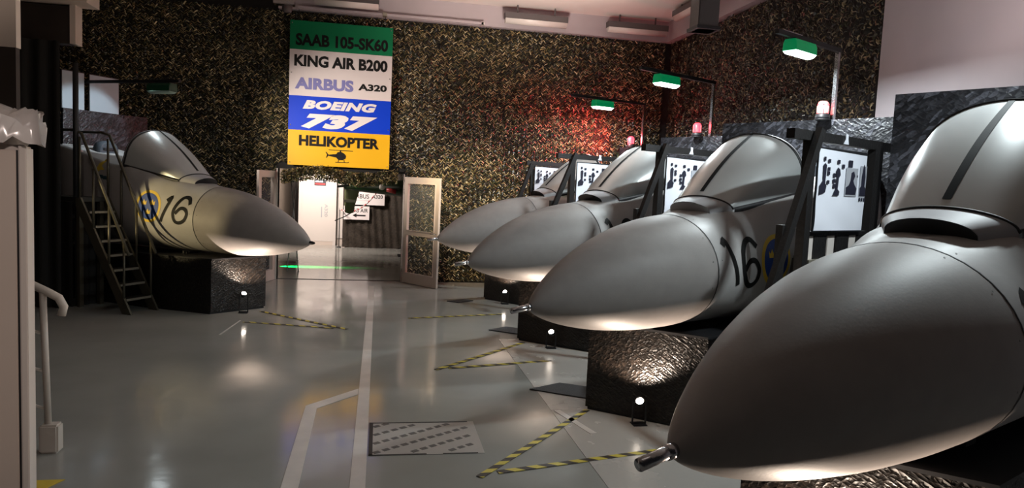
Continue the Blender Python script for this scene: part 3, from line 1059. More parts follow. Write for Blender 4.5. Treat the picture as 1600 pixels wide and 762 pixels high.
    # arch at the rear edge of the windscreen
    rows = [[hoop(th, k, ds) for th in ths] for k, ds in ((.985, -.01), (1.012, -.01), (1.012, .045), (.985, .045))]
    MB().grid(rows + [rows[0]], True).build('rear_arch', M_BLACK, t)
    rows = [[hoop(th, 1.014, ds) for th in ths] for ds in (.018, .032)]
    MB().grid(rows, True).build('rear_arch_edge', M_FAIR, t)
    # line where glass meets fairing, and the dark sill strips
    MB().tube([wpt(0.0, th, .004) for th in ths], .0085, 6).build('front_frame', M_SEAM, t)
    for sg in (-1, 1):
        rows = []
        for i in range(19):
            q = wpt(i / 18, sg * PI / 2, .006)
            rows.append([q + Vector((0, 0, -.045)), q + Vector((0, sg * .012, -.02)), q + Vector((0, sg * .008, .012)), q + Vector((0, -sg * .01, .014))])
        MB().grid(rows, True).build('sill_strip', M_BLACK, t)
    # fairing in front of the glass: a conical band with a dark half-moon front face
    def fair(s_end, s_rise, wy, zb_, hh):
        row = [(s_end, -wy * 1.02, z0 + zb_ - .06)]
        for th in ths:
            c_ = max(0, cos(th))
            row.append((s_end - s_rise * c_, wy * sin(th), z0 + zb_ + hh * c_))
        row.append((s_end, wy * 1.02, z0 + zb_ - .06))
        return row
    A = fair(1.845, .050, .215, .745, .074)
    B = fair(2.028, .068, .318, .776, .094)
    rows = [[tuple(Vector(a).lerp(Vector(b), q)) for a, b in zip(A, B)] for q in (0, .33, .66, 1)]
    MB().grid(rows, True).build('windscreen_fairing', M_FAIR, t)
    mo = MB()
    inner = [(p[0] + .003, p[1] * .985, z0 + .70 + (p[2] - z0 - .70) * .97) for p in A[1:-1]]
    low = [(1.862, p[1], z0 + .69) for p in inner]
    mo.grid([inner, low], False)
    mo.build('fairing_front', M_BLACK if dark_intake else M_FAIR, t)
    # markings
    nm = ribbon(one, .047, side, .004, z0)
    nm2 = ribbon(smooth_path(six), .047, side, .0045, z0)
    nm.add(nm2.v, nm2.f, True)
    nm.build('number_marking', M_LET_K, t, recalc=False)
    rd = flank_disc(roundel_c, 0.0005, .215, side, .0030, z0).build('roundel', M_GOLD, t, recalc=False)
    flank_disc(roundel_c, 0.0005, .178, side, .0050, z0).build('roundel_disc', M_ROUNDBLUE, rd, recalc=False)
    for (dx, dz) in ((-.072, .055), (.072, .055), (0, -.075)):
        flank_poly([(roundel_c[0] + dx + x * .075, roundel_c[1] + dz + z * .085) for x, z in CROWN], side, .0075, z0, .008).build('crown', M_GOLD, rd, recalc=False)
    if emblem:
        e = flank_poly([(3.33, .96), (3.24, 1.03), (3.21, 1.02), (3.27, .93), (3.20, .87), (3.27, .87), (3.34, .83), (3.36, .88)], side, .006, z0, .012)
        e.build('yellow_emblem', M_YELLOW, t, recalc=False)
        flank_poly([(3.10, .72), (3.32, .76), (3.32, .81), (3.10, .77)], side, .006, z0, .012).build('name_plate', M_TEAL, t, recalc=False)
    return t


ONE_R = [(1.675, .475), (1.725, .525), (1.75, .42), (1.835, .145)]
SIX_R = [(2.185, .465), (2.10, .525), (2.02, .50), (1.965, .40), (1.975, .26), (2.04, .155), (2.13, .135), (2.205, .19), (2.215, .275), (2.15, .345), (2.06, .34), (1.99, .27)]
SIX_R = [(1.895 + (a - 1.965) * .86, b) for a, b in SIX_R]
ONE_L = [(2.035, .485), (1.965, .540), (1.985, .47), (2.125, .185)]
SIX_L = [(1.655, .445), (1.705, .525), (1.79, .535), (1.86, .44), (1.905, .32), (1.875, .21), (1.80, .185), (1.71, .225), (1.67, .31), (1.71, .375), (1.79, .385), (1.87, .31)]
JETS = [
    ((1.0083, 2.2252, 1.1081), 63.37),
    ((1.1046, 5.0741, 1.0960), 61.46),
    ((0.9898, 7.8839, 1.0959), 62.93),
    ((0.9090, 11.1685, 1.0823), 69.6),
]
LEFT = ((-0.9015, 10.1363, 1.0578), -59.04)
GR = 'grey jet noses lined up on the right'
jet('jet_cockpit', 'huge grey jet nose nearest the viewer, cut off by the right edge', JETS[0][0], JETS[0][1], -1, GR, (2.36, .345), ONE_R, SIX_R)
jet('jet_cockpit', 'grey jet nose with number 16 in full view, second from the front', JETS[1][0], JETS[1][1], -1, GR, (2.36, .345), ONE_R, SIX_R, dark_intake=False)
jet('jet_cockpit', 'grey jet nose third from the front, between the 16 jet and the farthest one', JETS[2][0], JETS[2][1], -1, GR, (2.36, .345), ONE_R, SIX_R)
jet('jet_cockpit', 'farthest grey jet nose of the right row, close to the open door leaf', JETS[3][0], JETS[3][1], -1, GR, (2.36, .345), ONE_R, SIX_R)
jet('jet_cockpit', 'pale grey jet nose on the left pointing right, with roundel and number 16', LEFT[0], LEFT[1], -1 * -1, None, (2.34, .39), ONE_L, SIX_L, blunt_tip=True, emblem=True)


# local frame of a jet: x aft, and port = viewer's side for the right row -> local -Y; for the left jet the viewer's side is local +Y
def jframe(j):
    nose, azd = j
    az = math.radians(azd)
    return (nose[0], nose[1], 0), math.atan2(cos(az), sin(az)), nose[2]


def jworld(j, s, p, z):
    """p towards the viewer's side (right row)"""
    loc, rz, z0 = jframe(j)
    return Vector(loc) + Matrix.Rotation(rz, 3, 'Z') @ Vector((s, -p, z))


ORD = ['the nearest jet', 'the second jet marked 16', 'the third jet', 'the farthest jet']

# ------------------------------------------------------------------ plinth boxes and floor lamps
def plinth(j, poly, label, v):
    loc, rz, z0 = jframe(j)
    cx, cy = sum(p[0] for p in poly) / len(poly), sum(p[1] for p in poly) / len(poly)
    t = thing('plinth_box', label, 'plinth', loc, rz, 'black strand board plinths under the jets', base=(cx, v * cy, 0))
    H = z0 + ZB0 - .035
    P = [(x, v * y) for x, y in poly]
    MB().prism(P, .03, H - .02).build('board_box', M_OSB_BOX, t)
    for sx in (2.0, 3.3):
        MB().box(sx - .06, sx + .06, -.22, .22, H, H + .034).build('saddle', M_BLACK, t)
    # thin top board with a slight lip
    k = 1.012
    MB().prism([(cx + (x - cx) * k, v * cy + (y - v * cy) * k) for x, y in P], H - .02, H).build('top_board', M_BLACK, t)
    MB().prism([(cx + (x - cx) * .985, v * cy + (y - v * cy) * .985) for x, y in P], 0.0, .03).build('skirting', M_BLACK, t)
    return t


for i, j in enumerate(JETS):
    plinth(j, [(1.16, .486), (1.56, -.49), (3.9, -.49), (3.9, .486)], 'black strand board plinth carrying ' + ORD[i], 1)
plinth(LEFT, [(1.00, -.30), (1.27, .50), (2.40, .60), (3.9, .60), (3.9, -.45)], 'black strand board plinth carrying the left jet', 1)


def floor_lamp(wpos, aim, label, tilt_to, power=85):
    p = Vector(wpos)
    t = thing('floor_spotlight', label, 'spotlight', (p.x, p.y, 0), 0, 'small spotlights on the floor in front of the plinths')
    MB().box(-.06, .06, -.05, .05, 0, .012).build('base_plate', M_BLACK, t)
    MB().bar((-.058, 0, .01), (-.058, 0, p.z), .012).bar((.058, 0, .01), (.058, 0, p.z), .012).bar((-.06, 0, .015), (.06, 0, .015), .012).build('bracket', M_BLACK, t)
    d = (Vector(aim) - p).normalized()
    tl = (Vector(tilt_to) - p).normalized()
    ax = (d * .78 + tl * .62).normalized()
    q = ax.to_track_quat('Z', 'Y').to_matrix()

    def tr(mb):
        mb.v = [tuple(q @ Vector(v_) + Vector((0, 0, p.z))) for v_ in mb.v]
        return mb
    tr(MB().lathe([(0, -.05), (.025, -.05), (.036, -.02), (.041, .022), (.036, .022), (.032, .012)], n=20)).build('lamp_housing', M_BLACK, t)
    tr(MB().lathe([(.032, .012), (.02, .018), (0, .020)], n=20)).build('lens', M_LAMPLENS, t)
    l = light('floor_spot', 'SPOT', p + ax * .045, power, (1.0, .80, .64), aim=aim, size=.02, angle=150, blend=.5)
    return t


LAMP_LABEL = ['small lit floor spotlight under the nearest jet, at the bottom of the view', 'small lit floor spotlight in front of the plinth of the 16 jet',
              'small lit floor spotlight in front of the third plinth', 'small lit floor spotlight in front of the farthest plinth']
for i, j in enumerate(JETS):
    pos = jworld(j, 1.26, .06, .20)
    floor_lamp(pos, jworld(j, 1.0, .04, .88), LAMP_LABEL[i], (0, 0, 2.0))
_loc, _rz, _z = jframe(LEFT)


def lworld(s, q, z):
    return Vector(_loc) + Matrix.Rotation(_rz, 3, 'Z') @ Vector((s, q, z))


floor_lamp(lworld(1.0, .16, .27), lworld(.78, .05, .85), 'small lit floor spotlight in front of the left plinth', (0, 0, 2.0))

# ------------------------------------------------------------------ strand board bays behind the jets
PW = [(-1.42, 1.25), (-1.49, 1.25), (-1.10, 1.25), (-1.02, 1.2)]
BAYH = [2.91, 2.88, 2.845, 2.82]
for i, j in enumerate(JETS):
    loc, rz, z0 = jframe(j)
    p0, p1 = PW[i]
    t = thing('bay_partition', 'tall charcoal strand board partition standing behind ' + ORD[i], 'partition', loc, rz, 'strand board partitions behind the jets', base=(4.42, -(p0 + p1) / 2, 0))
    MB().box(4.40, 4.44, -p1, -p0, 0, BAYH[i]).build('back_board', M_OSB_WALL, t)
    if i < 3:
        MB().box(4.44, 5.2, -p0 - .04, -p0, 0, BAYH[i]).build('return_board', M_BLACK, t)
    MB().box(4.385, 4.40, -p1, -p0, BAYH[i] * .565, BAYH[i] * .57).build('board_joint', M_SEAM, t)
loc, rz, z0 = jframe(LEFT)
t = thing('bay_partition', 'tall charcoal strand board partition standing behind the left jet', 'partition', loc, rz, 'strand board partitions behind the jets', base=(4.42, 0, 0))
MB().box(4.40, 4.44, -1.3, .27, 0, z0 + 1.79).build('back_board', M_OSB_WALL, t)
MB().box(4.44, 4.5, -1.3, .27, z0 + 1.74, z0 + 1.79).build('top_batten', M_BLACK, t)
for (a, b, lab) in ((-.72, -.19, 'pale blue board above the left partition, right of the dark post'), (-.09, .28, 'narrow pale blue board above the left partition, beside the drape')):
    w = thing('white_board', lab, 'board', loc, rz, None, base=(4.40, (a + b) / 2, z0 + 1.79))
    MB().box(4.40, 4.42, a, b, z0 + 1.79, z0 + 2.36).build('board_face', M_BOARD, w)
    MB().box(4.405, 4.43, a - .012, a, z0 + 1.79, z0 + 2.37).box(4.405, 4.43, b, b + .012, z0 + 1.79, z0 + 2.37).box(4.405, 4.43, a, b, z0 + 2.36, z0 + 2.375).build('board_frame', M_BLACK, w)

# ------------------------------------------------------------------ lamps on poles and beacons
def pole_lamp(loc, rz, v, z0, s_pole, q, ztop, zbase, s_lamp, lamp_len, label, lit=True, beacon=None, s_end=3.0, power=70, zdrop=.0):
    t = thing('arm_lamp', label, 'lamp', loc, rz, 'green work lamps on arms over the jets', base=(s_pole, v * q, zbase))
    MB().box(s_pole - .02, s_pole + .02, v * q - .02, v * q + .02, zbase - .4, ztop).build('pole', M_METAL if lit else M_BLACK, t)
    MB().bar((s_pole + .03, v * q, ztop + .02), (s_end, v * q, ztop + .02), .045, .045).build('arm', M_BLACK, t)
    MB().bar((s_end + .10, v * q, ztop + .047), (s_lamp, v * q, ztop + .047), .03, .012).build('arm_edge', M_METAL, t)
    L = lamp_len / 2
    zt = ztop - .015 - zdrop
    hb = MB()
    rows = []
    for x in (-L, -L * .96, L * .96, L):
        k = .90 if abs(x) == L else 1.0
        rows.append([(s_lamp + x, v * q + y * k, zt + z) for y, z in ((-.06, 0), (-.075, -.035), (-.08, -.115), (.08, -.115), (.075, -.035), (.06, 0))])
    hb.grid(rows, False, True)
    hb.f += [tuple(range(6)), tuple(range(23, 17, -1))]
    hb.smooth += [False, False]
    hb.build('lamp_housing', M_GREENHOUSING if lit else M_DIFF_OFF, t)
    rows = []
    for k in range(9):
        a = PI * k / 8
        rows.append([(s_lamp + x, v * q - .074 * cos(a), zt - .116 - .040 * sin(a) * e) for x, e in ((-L * .99, .15), (-L * .9, 1), (L * .9, 1), (L * .99, .15))])
    dm = MB().grid(rows, True)
    dm.build('diffuser', M_TUBE if lit else M_DIMTUBE, t)
    for e in (-.8, .8):
        MB().box(s_lamp + e * L - .012, s_lamp + e * L + .012, v * q - .05, v * q + .05, zt, ztop + .0).build('hanger', M_BLACK, t)
    W = Vector(loc) + Matrix.Rotation(rz, 3, 'Z') @ Vector((s_lamp, v * q, zt - .165))
    l = light('lamp_glow', 'AREA', W, power, (.86, .97, 1.0), size=lamp_len * .6, size_y=.09)
    l.rotation_euler = (0, 0, rz)
    if not lit:
        # the lit side of this one faces the boards and the seat
        light('lamp_glow', 'SPOT', W, 95, (.80, .93, 1.0), aim=Vector(loc) + Matrix.Rotation(rz, 3, 'Z') @ Vector((4.2, v * q + .05, z0 + 1.50)), size=.04, angle=60, blend=.35)
    return t


def beacon(w, label, lit_red=True, power=14, toward=(-1.1, 1.0, .16)):
    t = thing('beacon_lamp', label, 'beacon', w, 0, 'red beacon lamps on the partition tops')
    MB().lathe([(0, -.012), (.085, -.012), (.085, 0), (0, 0)], n=20).build('mounting_disc', M_BLACK, t)
    MB().lathe([(0, 0), (.075, 0), (.078, .02), (.070, .055), (.062, .06), (0, .06)], n=24).build('beacon_base', M_BLACK, t)
    MB().lathe([(.060, .06), (.062, .15), (.052, .185), (.030, .20), (0, .202)], n=24).build('beacon_lens', M_REDLENS if lit_red else M_CLEARLENS, t)
    rb = MB()
    for k in range(6):
        a = 2 * PI * k / 6
        rb.bar((.063 * cos(a), .063 * sin(a), .062), (.063 * cos(a), .063 * sin(a), .165), .007)
    rb.build('lens_ribs', M_CLEARLENS if lit_red else M_REDLENS, t)
    if not lit_red:
        MB().lathe([(0, .068), (.0635, .068), (.064, .10), (.0635, .145), (0, .145)], n=12).build('beacon_core', M_BEACONCORE, t)
    light('beacon_glow', 'POINT', Vector(w) + Vector((-.10, -.06, .16)), power * .25, (1, .05, .06), size=.05)
    light('beacon_glow', 'SPOT', Vector(w) + Vector((-.02, .10, .16)), power * 2.2, (1, .04, .05), aim=Vector(w) + Vector(toward), size=.05, angle=100, blend=1.0)
    return t


LAMP_LAB = ['green work lamp on an arm over the nearest jet, beyond the right edge', 'green lit work lamp on an arm, nearest of those in view, over the 16 jet',
            'green lit work lamp on an arm over the third jet', 'green lit work lamp on an arm over the farthest jet']
POLEQ = [-.1, -.10, -.20, -.43]
SL = [3.35, 3.66, 3.40, 3.46]
SE = [3.2, 3.2, 2.85, 2.74]
for i, j in enumerate(JETS):
    loc, rz, z0 = jframe(j)
    pole_lamp(loc, rz, -1, z0, 4.46, POLEQ[i], z0 + 2.53, BAYH[i], SL[i], .42, LAMP_LAB[i], s_end=SE[i], power=(72, 88, 88, 80)[i])
loc, rz, z0 = jframe(LEFT)
pole_lamp(loc, rz, 1, z0, 4.52, -.14, z0 + 2.22, z0 + 1.79, 2.85, .46, 'dark green work lamp over the left jet, seen from its unlit side', lit=False, s_end=2.5, power=2.5)
BW = [None, 'red beacon with a pale glowing core on the partition behind the 16 jet', 'glowing red beacon on the partition behind the third jet', 'glowing red beacon on the partition behind the farthest jet']
BQ = [0, -.04, -.24, -.50]
for i in (1, 2, 3):
    w = jworld(JETS[i], 4.345, BQ[i] - .12, BAYH[i] + .0)
    beacon(w, BW[i], lit_red=(i != 1), power=(16, 4, 6, 110)[i], toward=((0, 0, 0), (.6, .8, -.2), (.5, 1.0, -.2), (-1.7, 1.2, .0))[i])

# ------------------------------------------------------------------ boarding stairs with poster frames (right row)
def poster(loc, rz, q, s0, s1, z0, z1, label, seed):
    rnd = random.Random(seed)
    t = thing('instruction_poster', label, 'poster', loc, rz, 'white instruction posters on the stair frames', base=((s0 + s1) / 2, -q, z0))
    W, H = s1 - s0, z1 - z0
    rows = []
    for i in range(13):
        row = []
        for k in range(17):
            x, z = k / 16, i / 12
            d = .006 * sin(6 * x + 4 * z) * (1 - z) + .004 * sin(13 * z + 3 * x) * (1 - z)
            row.append((s0 + W * x, -q - .012 - abs(d), z0 + H * z - (.015 * x * (z == 1))))
        rows.append(row)
    MB().grid(rows, True).build('poster_sheet', M_POSTER, t)
    MB().box(s0 - .01, s1 + .01, -q - .010, -q, z0 - .012, z1 + .012).build('backing_board', M_BLACK, t)
    pr = MB()
    y = -q - .0235

    def P(poly):
        pr.slab([(s0 + W * a, y, z0 + H * b) for a, b in poly], (0, .003, 0))

    def R(cx, cz, w=.035, h=.05):
        P([(cx - w / 2, cz - h / 2), (cx + w / 2, cz - h / 2), (cx + w / 2, cz + h / 2), (cx - w / 2, cz + h / 2)])
    # throttle column on the left
    P([(.03, .44), (.14, .47), (.16, .55), (.13, .58), (.14, .80), (.11, .83), (.08, .80), (.09, .62), (.03, .55)])
    for b in (.86, .76, .71, .60):
        R(.19, b, .045, .045)
    R(.10, .88)
    # control stick
    P([(.30, .44), (.42, .44), (.43, .49), (.39, .52), (.40, .66), (.43, .70), (.41, .77), (.37, .79), (.34, .74), (.36, .66), (.35, .52)])
    for a, b in ((.38, .86), (.48, .81), (.31, .69), (.31, .62), (.32, .56)):
        R(a, b, .05, .05)
    # ejection handle
    P([(.56, .46), (.77, .46), (.79, .54), (.73, .60), (.71, .64), (.74, .70), (.71, .76), (.66, .74), (.65, .64), (.62, .58), (.56, .55)])
    R(.63, .85, .08, .09)
    R(.79, .70, .02, .03)
    # seat
    P([(.86, .45), (1.0 - .01, .45), (.99, .55), (.96, .58), (.97, .70), (.95, .82), (.93, .86), (.91, .82), (.89, .70), (.89, .58), (.86, .55)])
    for a in (.88, .93, .98):
        R(a, .405, .03, .045)
    pr.build('printed_diagram', M_PRINT, t)
    p2 = MB()
    for (a0, a1, b0, b1) in ((.55, .80, .44, .80), (.855, .995, .44, .84)):
        p2.slab([(s0 + W * a0, y + .002, z0 + H * b0), (s0 + W * a1, y + .002, z0 + H * b0), (s0 + W * a1, y + .002, z0 + H * b1), (s0 + W * a0, y + .002, z0 + H * b1)], (0, .002, 0))
    p2.build('printed_tint', M_PRINT2, t)
    return t


def stairs_right(j, label, plabel, seed, ds=0.0, ptag=True):
    loc, rz, z0 = jframe(j)
    Q0, Q1 = .72, 1.05
    t = thing('boarding_stairs', label, 'stairs', loc, rz, 'black boarding stairs beside the right row jets', base=(2.5 + ds, -(Q0 + Q1) / 2, 0))
    zp = z0 + .40
    X0, X1 = 2.38 + ds, 3.50 + ds
    MB().box(X0, X1, -Q1, -Q0, zp - .07, zp).build('platform', M_BLACKWOOD, t)
    for x in (X0 + .05, X1 - .05):
        for q in (Q0 + .05, Q1 - .05):
            MB().box(x - .04, x + .04, -q - .04, -q + .04, 0, zp - .07).build('leg', M_BLACKWOOD, t)
    xf = X0 - (zp) * .17
    for q in (Q0 + .02, Q1 - .02):
        MB().slab([(xf - .05, -q - .02, 0), (xf + .05, -q - .02, 0), (X0 + .05, -q - .02, zp - .10), (X0 + .05, -q - .02, zp - .02), (X0 - .02, -q - .02, zp - .02)], (0, .04, 0)).build('stringer', M_BLACKWOOD, t)
    for k in range(1, 7):
        f = k / 7
        x, z = xf + (X0 - xf) * f, zp * f
        MB().box(x - .05, x + .10, -Q1 + .04, -Q0 - .04, z - .02, z + .01).build('tread', M_TREAD, t)
    q = Q1 - .03
    za = z0 + 1.385
    MB().bar((1.66 + ds, -q, za), (3.55 + ds, -q, za), .07, .075).build('top_rail', M_BLACKWOOD, t)
    for x, w in ((1.955, .085), (3.09, .15)):
        MB().box(x + ds - w / 2, x + ds + w / 2, -q - .035, -q + .035, 0 if x < 2.3 else zp, za - .037).build('post', M_BLACKWOOD, t)
    MB().bar((1.97 + ds, -q - .075, za + .05), (1.25 + ds, -q - .075, za - 1.54), .05, .07).build('handrail', M_BLACKWOOD, t)
    xb = 1.585 + ds
    MB().box(xb - .03, xb + .03, -q - .055, -q + .0, z0 - .45, z0 + .69).build('newel_post', M_BLACKWOOD, t)
    MB().box(2.02 + ds, 3.05 + ds, -q - .02, -q + .02, z0 + .60, z0 + .635).build('lower_rail', M_BLACKWOOD, t)
    for x in (2.22, 2.60, 2.96):
        MB().box(x + ds - .10, x + ds + .10, -q - .012, -q + .012, zp, z0 + .61).build('slat', M_BLACKWOOD, t)
    for x in (2.06, 2.41, 2.78):
        MB().box(x + ds - .055, x + ds + .055, -q - .004, -q + .010, zp, z0 + .61).build('lit_gap_strip', M_WHITEPAINT, t)  # pale strips stand in for the lit fuselage seen between the slats
    MB().box(1.99 + ds, 2.42 + ds, -Q1 - .02, -Q1 + .02, zp - .06, zp + .01).build('platform_edge', M_NOSING, t)
    # paper tag clipped to the top rail
    xt = 2.46 + ds
    tg = MB()
    tg.slab([(xt - .035, -q - .04, za - .03), (xt + .035, -q - .045, za - .03), (xt + .02, -q - .045, za + .012), (xt + .03, -q - .04, za + .05), (xt - .02, -q - .045, za + .055), (xt - .015, -q - .045, za + .01)], (0, .006, 0))
    tg.build('paper_tag', M_POSTER, t)
    poster(loc, rz, Q1 + .008, 2.02 + ds, 2.83 + ds, z0 + .645, z0 + 1.295, plabel, seed)
    return t


stairs_right(JETS[1], 'black timber boarding stairs with top rail beside the 16 jet', 'white poster of control diagrams on the frame beside the 16 jet, largest in view', 2)
stairs_right(JETS[2], 'black timber boarding stairs with top rail beside the third jet', 'white poster of control diagrams on the frame behind the canopy of the 16 jet', 3)
stairs_right(JETS[3], 'black timber boarding stairs with top rail beside the farthest jet', 'white poster of control diagrams between the two farthest windscreens', 4, ds=-.15)
# a poster frame by the back wall
ff = thing('poster_frame', 'small black poster frame by the back wall, behind the farthest windscreen', 'frame', (3.17, 13.25, 0), math.atan2(cos(math.radians(75)), sin(math.radians(75))))
MB().box(-.40, -.34, -.03, .03, 0, 2.42).build('post', M_BLACKWOOD, ff)
MB().box(.34, .40, -.03, .03, 0, 2.42).build('post', M_BLACKWOOD, ff)
MB().box(-.50, .50, -.035, .035, 2.36, 2.44).build('top_rail', M_BLACKWOOD, ff)
MB().bar((-.40, -.05, 2.38), (-.78, -.05, 1.35), .05, .07).build('handrail', M_BLACKWOOD, ff)
for x in (-.37, .37):
    MB().box(x - .05, x + .05, -.2, .2, 0, .04).build('foot', M_BLACKWOOD, ff)
poster((3.17, 13.25, 0), math.atan2(cos(math.radians(75)), sin(math.radians(75))), .040, -.33, .33, 1.78, 2.34, 'small white poster of control diagrams nearest the back wall', 5)

# ------------------------------------------------------------------ left jet: stairs, platform, dark screens
loc, rz, z0 = jframe(LEFT)
Q0, Q1 = .66, 1.10
zp = z0 + .48
XT, XF = 3.02, 2.12
t = thing('boarding_stairs', 'dark steel boarding stairs with thin handrails beside the left jet', 'stairs', loc, rz, None, base=(3.0, .9, 0))
MB().box(XT, 4.36, Q0, 1.10, zp - .06, zp).build('platform', M_TREAD, t)
for x in (XT + .06, 4.25):
    for q in (Q0 + .06, 1.04):
        MB().box(x - .03, x + .03, q - .03, q + .03, 0, zp - .06).build('leg', M_RAILDARK, t)
for q in (Q0, Q1):
    MB().slab([(XF - .07, q - .015, 0), (XF + .09, q - .015, 0), (XT + .05, q - .015, zp - .12), (XT + .05, q - .015, zp), (XT - .04, q - .015, zp)], (0, .03, 0)).build('stringer', M_RAILDARK, t)
for k in range(1, 8):
    f = k / 8
    x, z = XF + (XT - XF) * f, zp * f
    tr_ = MB().box(x - .06, x + .10, Q0 + .015, Q1 - .015, z - .02, z + .008).build('tread', M_TREAD, t)
    MB().box(x - .068, x - .06, Q0 + .02, Q1 - .02, z - .02, z + .010).build('nosing', M_NOSING, tr_)
for q in (Q0, Q1):
    MB().tube([(XF - .02, q, .80), (XT - .05, q, zp + .88), (XT + .1, q, zp + .92), (3.6, q, zp + .92)], .02, 8).build('handrail', M_RAILDARK, t)
    for f in (.08, .38, .70, .98):
        x, z = XF + (XT - XF) * f, zp * f
        MB().tube([(x, q, z), (x, q, z + .86 - .0 * f)], .016, 8).build('post', M_RAILDARK, t)
MB().tube([(3.05, 1.12, zp), (3.05, 1.12, z0 + 2.3)], .035, 8).build('tall_post', M_BLACK, t)
MB().tube([(3.6, Q1, zp), (3.6, Q1, zp + .92)], .016, 8).build('post', M_RAILDARK, t)
# dark skirts below the platform and the black screens behind
sk = MB()
rows = []
for i in range(9):
    zz = .01 + (zp - .08) * i / 8
    rows.append([(3.10 + 1.25 * k / 40, 1.135 + .012 * sin(k * .9), zz) for k in range(41)])
sk.grid(rows)
so = thing('platform_skirt', 'black cloth skirt hung around the left boarding platform', 'drape', loc, rz, None, base=(3.7, 1.13, 0))
sk.build('long_side', M_BLACKWALL, so, recalc=False)
rows = []
for i in range(9):
    zz = .01 + (zp - .08) * i / 8
    rows.append([(3.13 + .012 * sin(k * 1.1), .70 + .38 * k / 20, zz) for k in range(21)])
MB().grid(rows).build('short_side', M_BLACKWALL, so, recalc=False)
rows = []
for i in range(13):
    z = .01 + 3.62 * i / 12
    rows.append([(-6.2 + 1.93 * k / 70, 10.72 + .03 * sin(k * .8 + .2 * sin(z)), z) for k in range(71)])
tag(MB().grid(rows).build('black_drape', M_BLACKWALL, recalc=False), 'tall black drape hanging at the left behind the boarding platform', 'drape')
# sign-like yellow-green stripe cloth seen at the platform
# ------------------------------------------------------------------ near left: column, locker, handrail
struct('wall_column', MB().box(-3.4, -2.24, 5.0, 5.06, 2.70, ZC), M_BEIGE)
struct('wall_column_lower', MB().box(-3.4, -2.245, 5.005, 5.055, 0, 2.70), M_DARKWALL)
lk = thing('tall_cabinet', 'tall off-white cabinet with plastic sheeting on top at the left edge', 'cabinet', (-1.315 - .415 * cos(.36), 3.0 - .415 * sin(.36), 0), .36)
MB().box(-.6, .415, 0, .5, .06, 2.06).build('cabinet_body', M_WHITEPAINT, lk, bevel=.008)
MB().box(-.58, .40, .02, .48, 0, .06).build('plinth', M_DARKWALL, lk)
MB().box(-.59, .385, -.022, -.002, .08, 2.04).build('cabinet_door', M_DOORWHITE, lk, bevel=.004)
MB().box(.392, .418, -.024, .0, .06, 2.06).build('corner_strip', M_WHITEPAINT, lk, bevel=.004)
MB().box(.384, .392, -.006, .0, .08, 2.04).build('door_gap', M_SEAM, lk)
MB().lathe([(0, -.006), (.006, -.005), (.007, 0)], (.10, -.022, 1.82), 'y', 10).build('screw', M_SEAM, lk)
rnd = random.Random(4)
rows = []
for i in range(19):
    row = []
    for k in range(41):
        a = PI * i / 18
        x = -.6 + 1.06 * k / 40
        y = .25 - .31 * cos(a) * (1 + .02 * rnd.uniform(-1, 1))
        z = 2.085 + .10 * sin(a) ** .35 + rnd.uniform(-.014, .018) + .02 * sin(k * .9 + i)
        row.append((x + rnd.uniform(-.008, .008), y + rnd.uniform(-.012, .012), max(2.064, z - (.03 if i in (0, 18) else 0))))
    rows.append(row)
ps = MB().grid(rows, True)
ps.f += [tuple(r * 41 + 40 for r in range(19)), tuple(r * 41 for r in range(18, -1, -1))]
ps.smooth += [False, False]
pso = thing('plastic_sheet', 'crumpled shiny plastic sheeting lying on top of the tall white cabinet', 'plastic sheet', (-1.315 - .415 * cos(.36), 3.0 - .415 * sin(.36), 2.062), .36)
OFF[pso.name] = Vector((0, 0, 2.062))
ps.build('crumpled_sheet', M_PLASTIC, pso, recalc=False)

hr = thing('handrail', 'white tubular handrail curving down at the left edge beyond the cabinet', 'handrail', (-2.2, 5.3, 0))
MB().tube([(-.75, -.02, 1.42), (-.35, -.01, 1.30), (.00, 0, 1.12), (.07, 0, 1.08), (.10, 0, 1.02), (.085, 0, .96)], .028, 12).build('top_tube', M_RAILWHITE, hr)
MB().tube([(.0, 0, .10), (-.03, 0, 1.12)], .022, 12).build('post', M_RAILWHITE, hr)
MB().box(-.045, .075, -.05, .05, 0, .20).build('foot_block', M_RAILWHITE, hr, bevel=.012)
for z in (.30, .56, .82):
    MB().tube([(-.75, -.02, z + .30), (-.01, 0, z)], .010, 8).build('crossbar', M_RAILWHITE, hr)
MB().tube([(-.7, -.02, .02), (-.72, -.02, 1.41)], .022, 12).build('post', M_RAILWHITE, hr)

# ------------------------------------------------------------------ hazard tapes, mats, hatch
def tape(a, b, label, w=.055, ext=0.0):
    a, b = Vector((*a, 0)), Vector((*b, 0))
    L = (b - a).length
    o = MB().box(0, L, -w / 2, w / 2, .004, .0065).build('hazard_tape', M_HAZARD)
    o.location = a
    o.rotation_euler = (0, 0, math.atan2(b.y - a.y, b.x - a.x))
    tag(o, label, 'hazard tape', 'yellow and black hazard tapes on the floor')


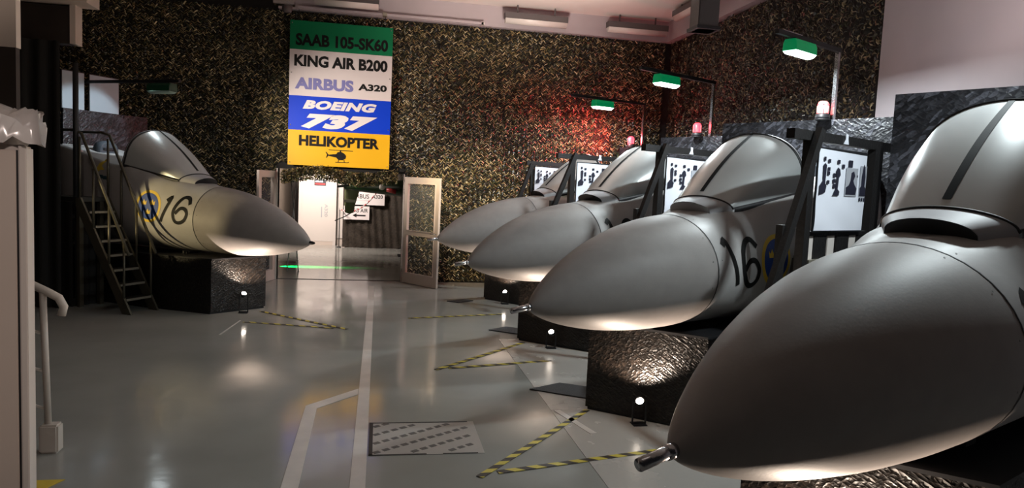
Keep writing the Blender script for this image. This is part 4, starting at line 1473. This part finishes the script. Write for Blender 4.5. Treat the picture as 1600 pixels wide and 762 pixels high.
tape((0.73, 4.64), (1.90, 6.02), 'hazard tape from the nearest floor point back to the plinth of the 16 jet')
tape((0.87, 4.712), (2.62, 5.14), 'hazard tape crossing right from the nearest floor point, past the probe of the nearest jet')
tape((0.65, 7.41), (1.86, 8.70), 'hazard tape from the middle floor point back to the third plinth')
tape((0.79, 7.473), (2.0, 7.79), 'hazard tape crossing right from the middle floor point to the second plinth', ext=0)
tape((0.47, 10.22), (1.9, 10.62), 'hazard tape on the floor before the farthest plinth')
tape((-1.62, 10.62), (-0.36, 9.43), 'hazard tape running from the left plinth towards the aisle')
tape((-1.72, 9.85), (-0.53, 9.49), 'hazard tape beside the left plinth meeting the other at a point')


def floor_mat(poly, label):
    MBm = MB().prism(poly, .003, .014)
    o = MBm.build('rubber_mat', M_MAT, bevel=.003)
    tag(o, label, 'mat', 'dark rubber mats at the foot of the stairs')


floor_mat([(1.50, 6.66), (1.86, 6.87), (2.40, 6.55), (2.06, 6.30)], 'dark rubber mat on the pale floor beside the plinth of the 16 jet')
floor_mat([(1.52, 9.43), (1.80, 9.66), (2.30, 9.30), (2.05, 9.05)], 'dark rubber mat beside the third plinth')
floor_mat([(1.16, 11.72), (1.46, 11.92), (1.62, 11.80), (1.34, 11.58)], 'dark rubber mat beside the farthest plinth')

hp = thing('floor_hatch', 'floor hatch with dashed slots in a thin black edge, right of the aisle stripe', 'hatch', (.4, 5.42, 0))
OFF[hp.name] = Vector((.4, 5.42, 0))
HX0, HX1, HY0, HY1 = -.02, .83, 5.07, 5.77
MB().box(HX0, HX1, HY0, HY1, .001, .0035).build('hatch_plate', M_HATCH, hp)
MB().box(HX0, HX0 + .03, HY0, HY1, .0035, .006).box(HX0, HX1 - .05, HY1 - .016, HY1, .0035, .006).box(HX0, HX0 + .42, HY0, HY0 + .014, .0035, .006).box(HX0 + .54, HX1 - .05, HY0, HY0 + .012, .0035, .006).build('edge_strip', M_BLACK, hp)
dash = MB()
ang = math.atan2(.36, .52)
for r in range(9):
    x0, y0 = HX0 + .035, HY0 + .60 - .185 * r
    for k in range(14):
        a = k * .085
        p = Vector((x0 + a * cos(ang), y0 + a * sin(ang), .0042))
        q = p + Vector((.055 * cos(ang), .055 * sin(ang), 0))
        if q.y < HY1 - .02 and p.y > HY0 + .02 and q.x < HX1 - .03:
            dash.bar(p, q, .040, .0015)
dash.build('dashed_slots', M_HATCHDASH, hp)
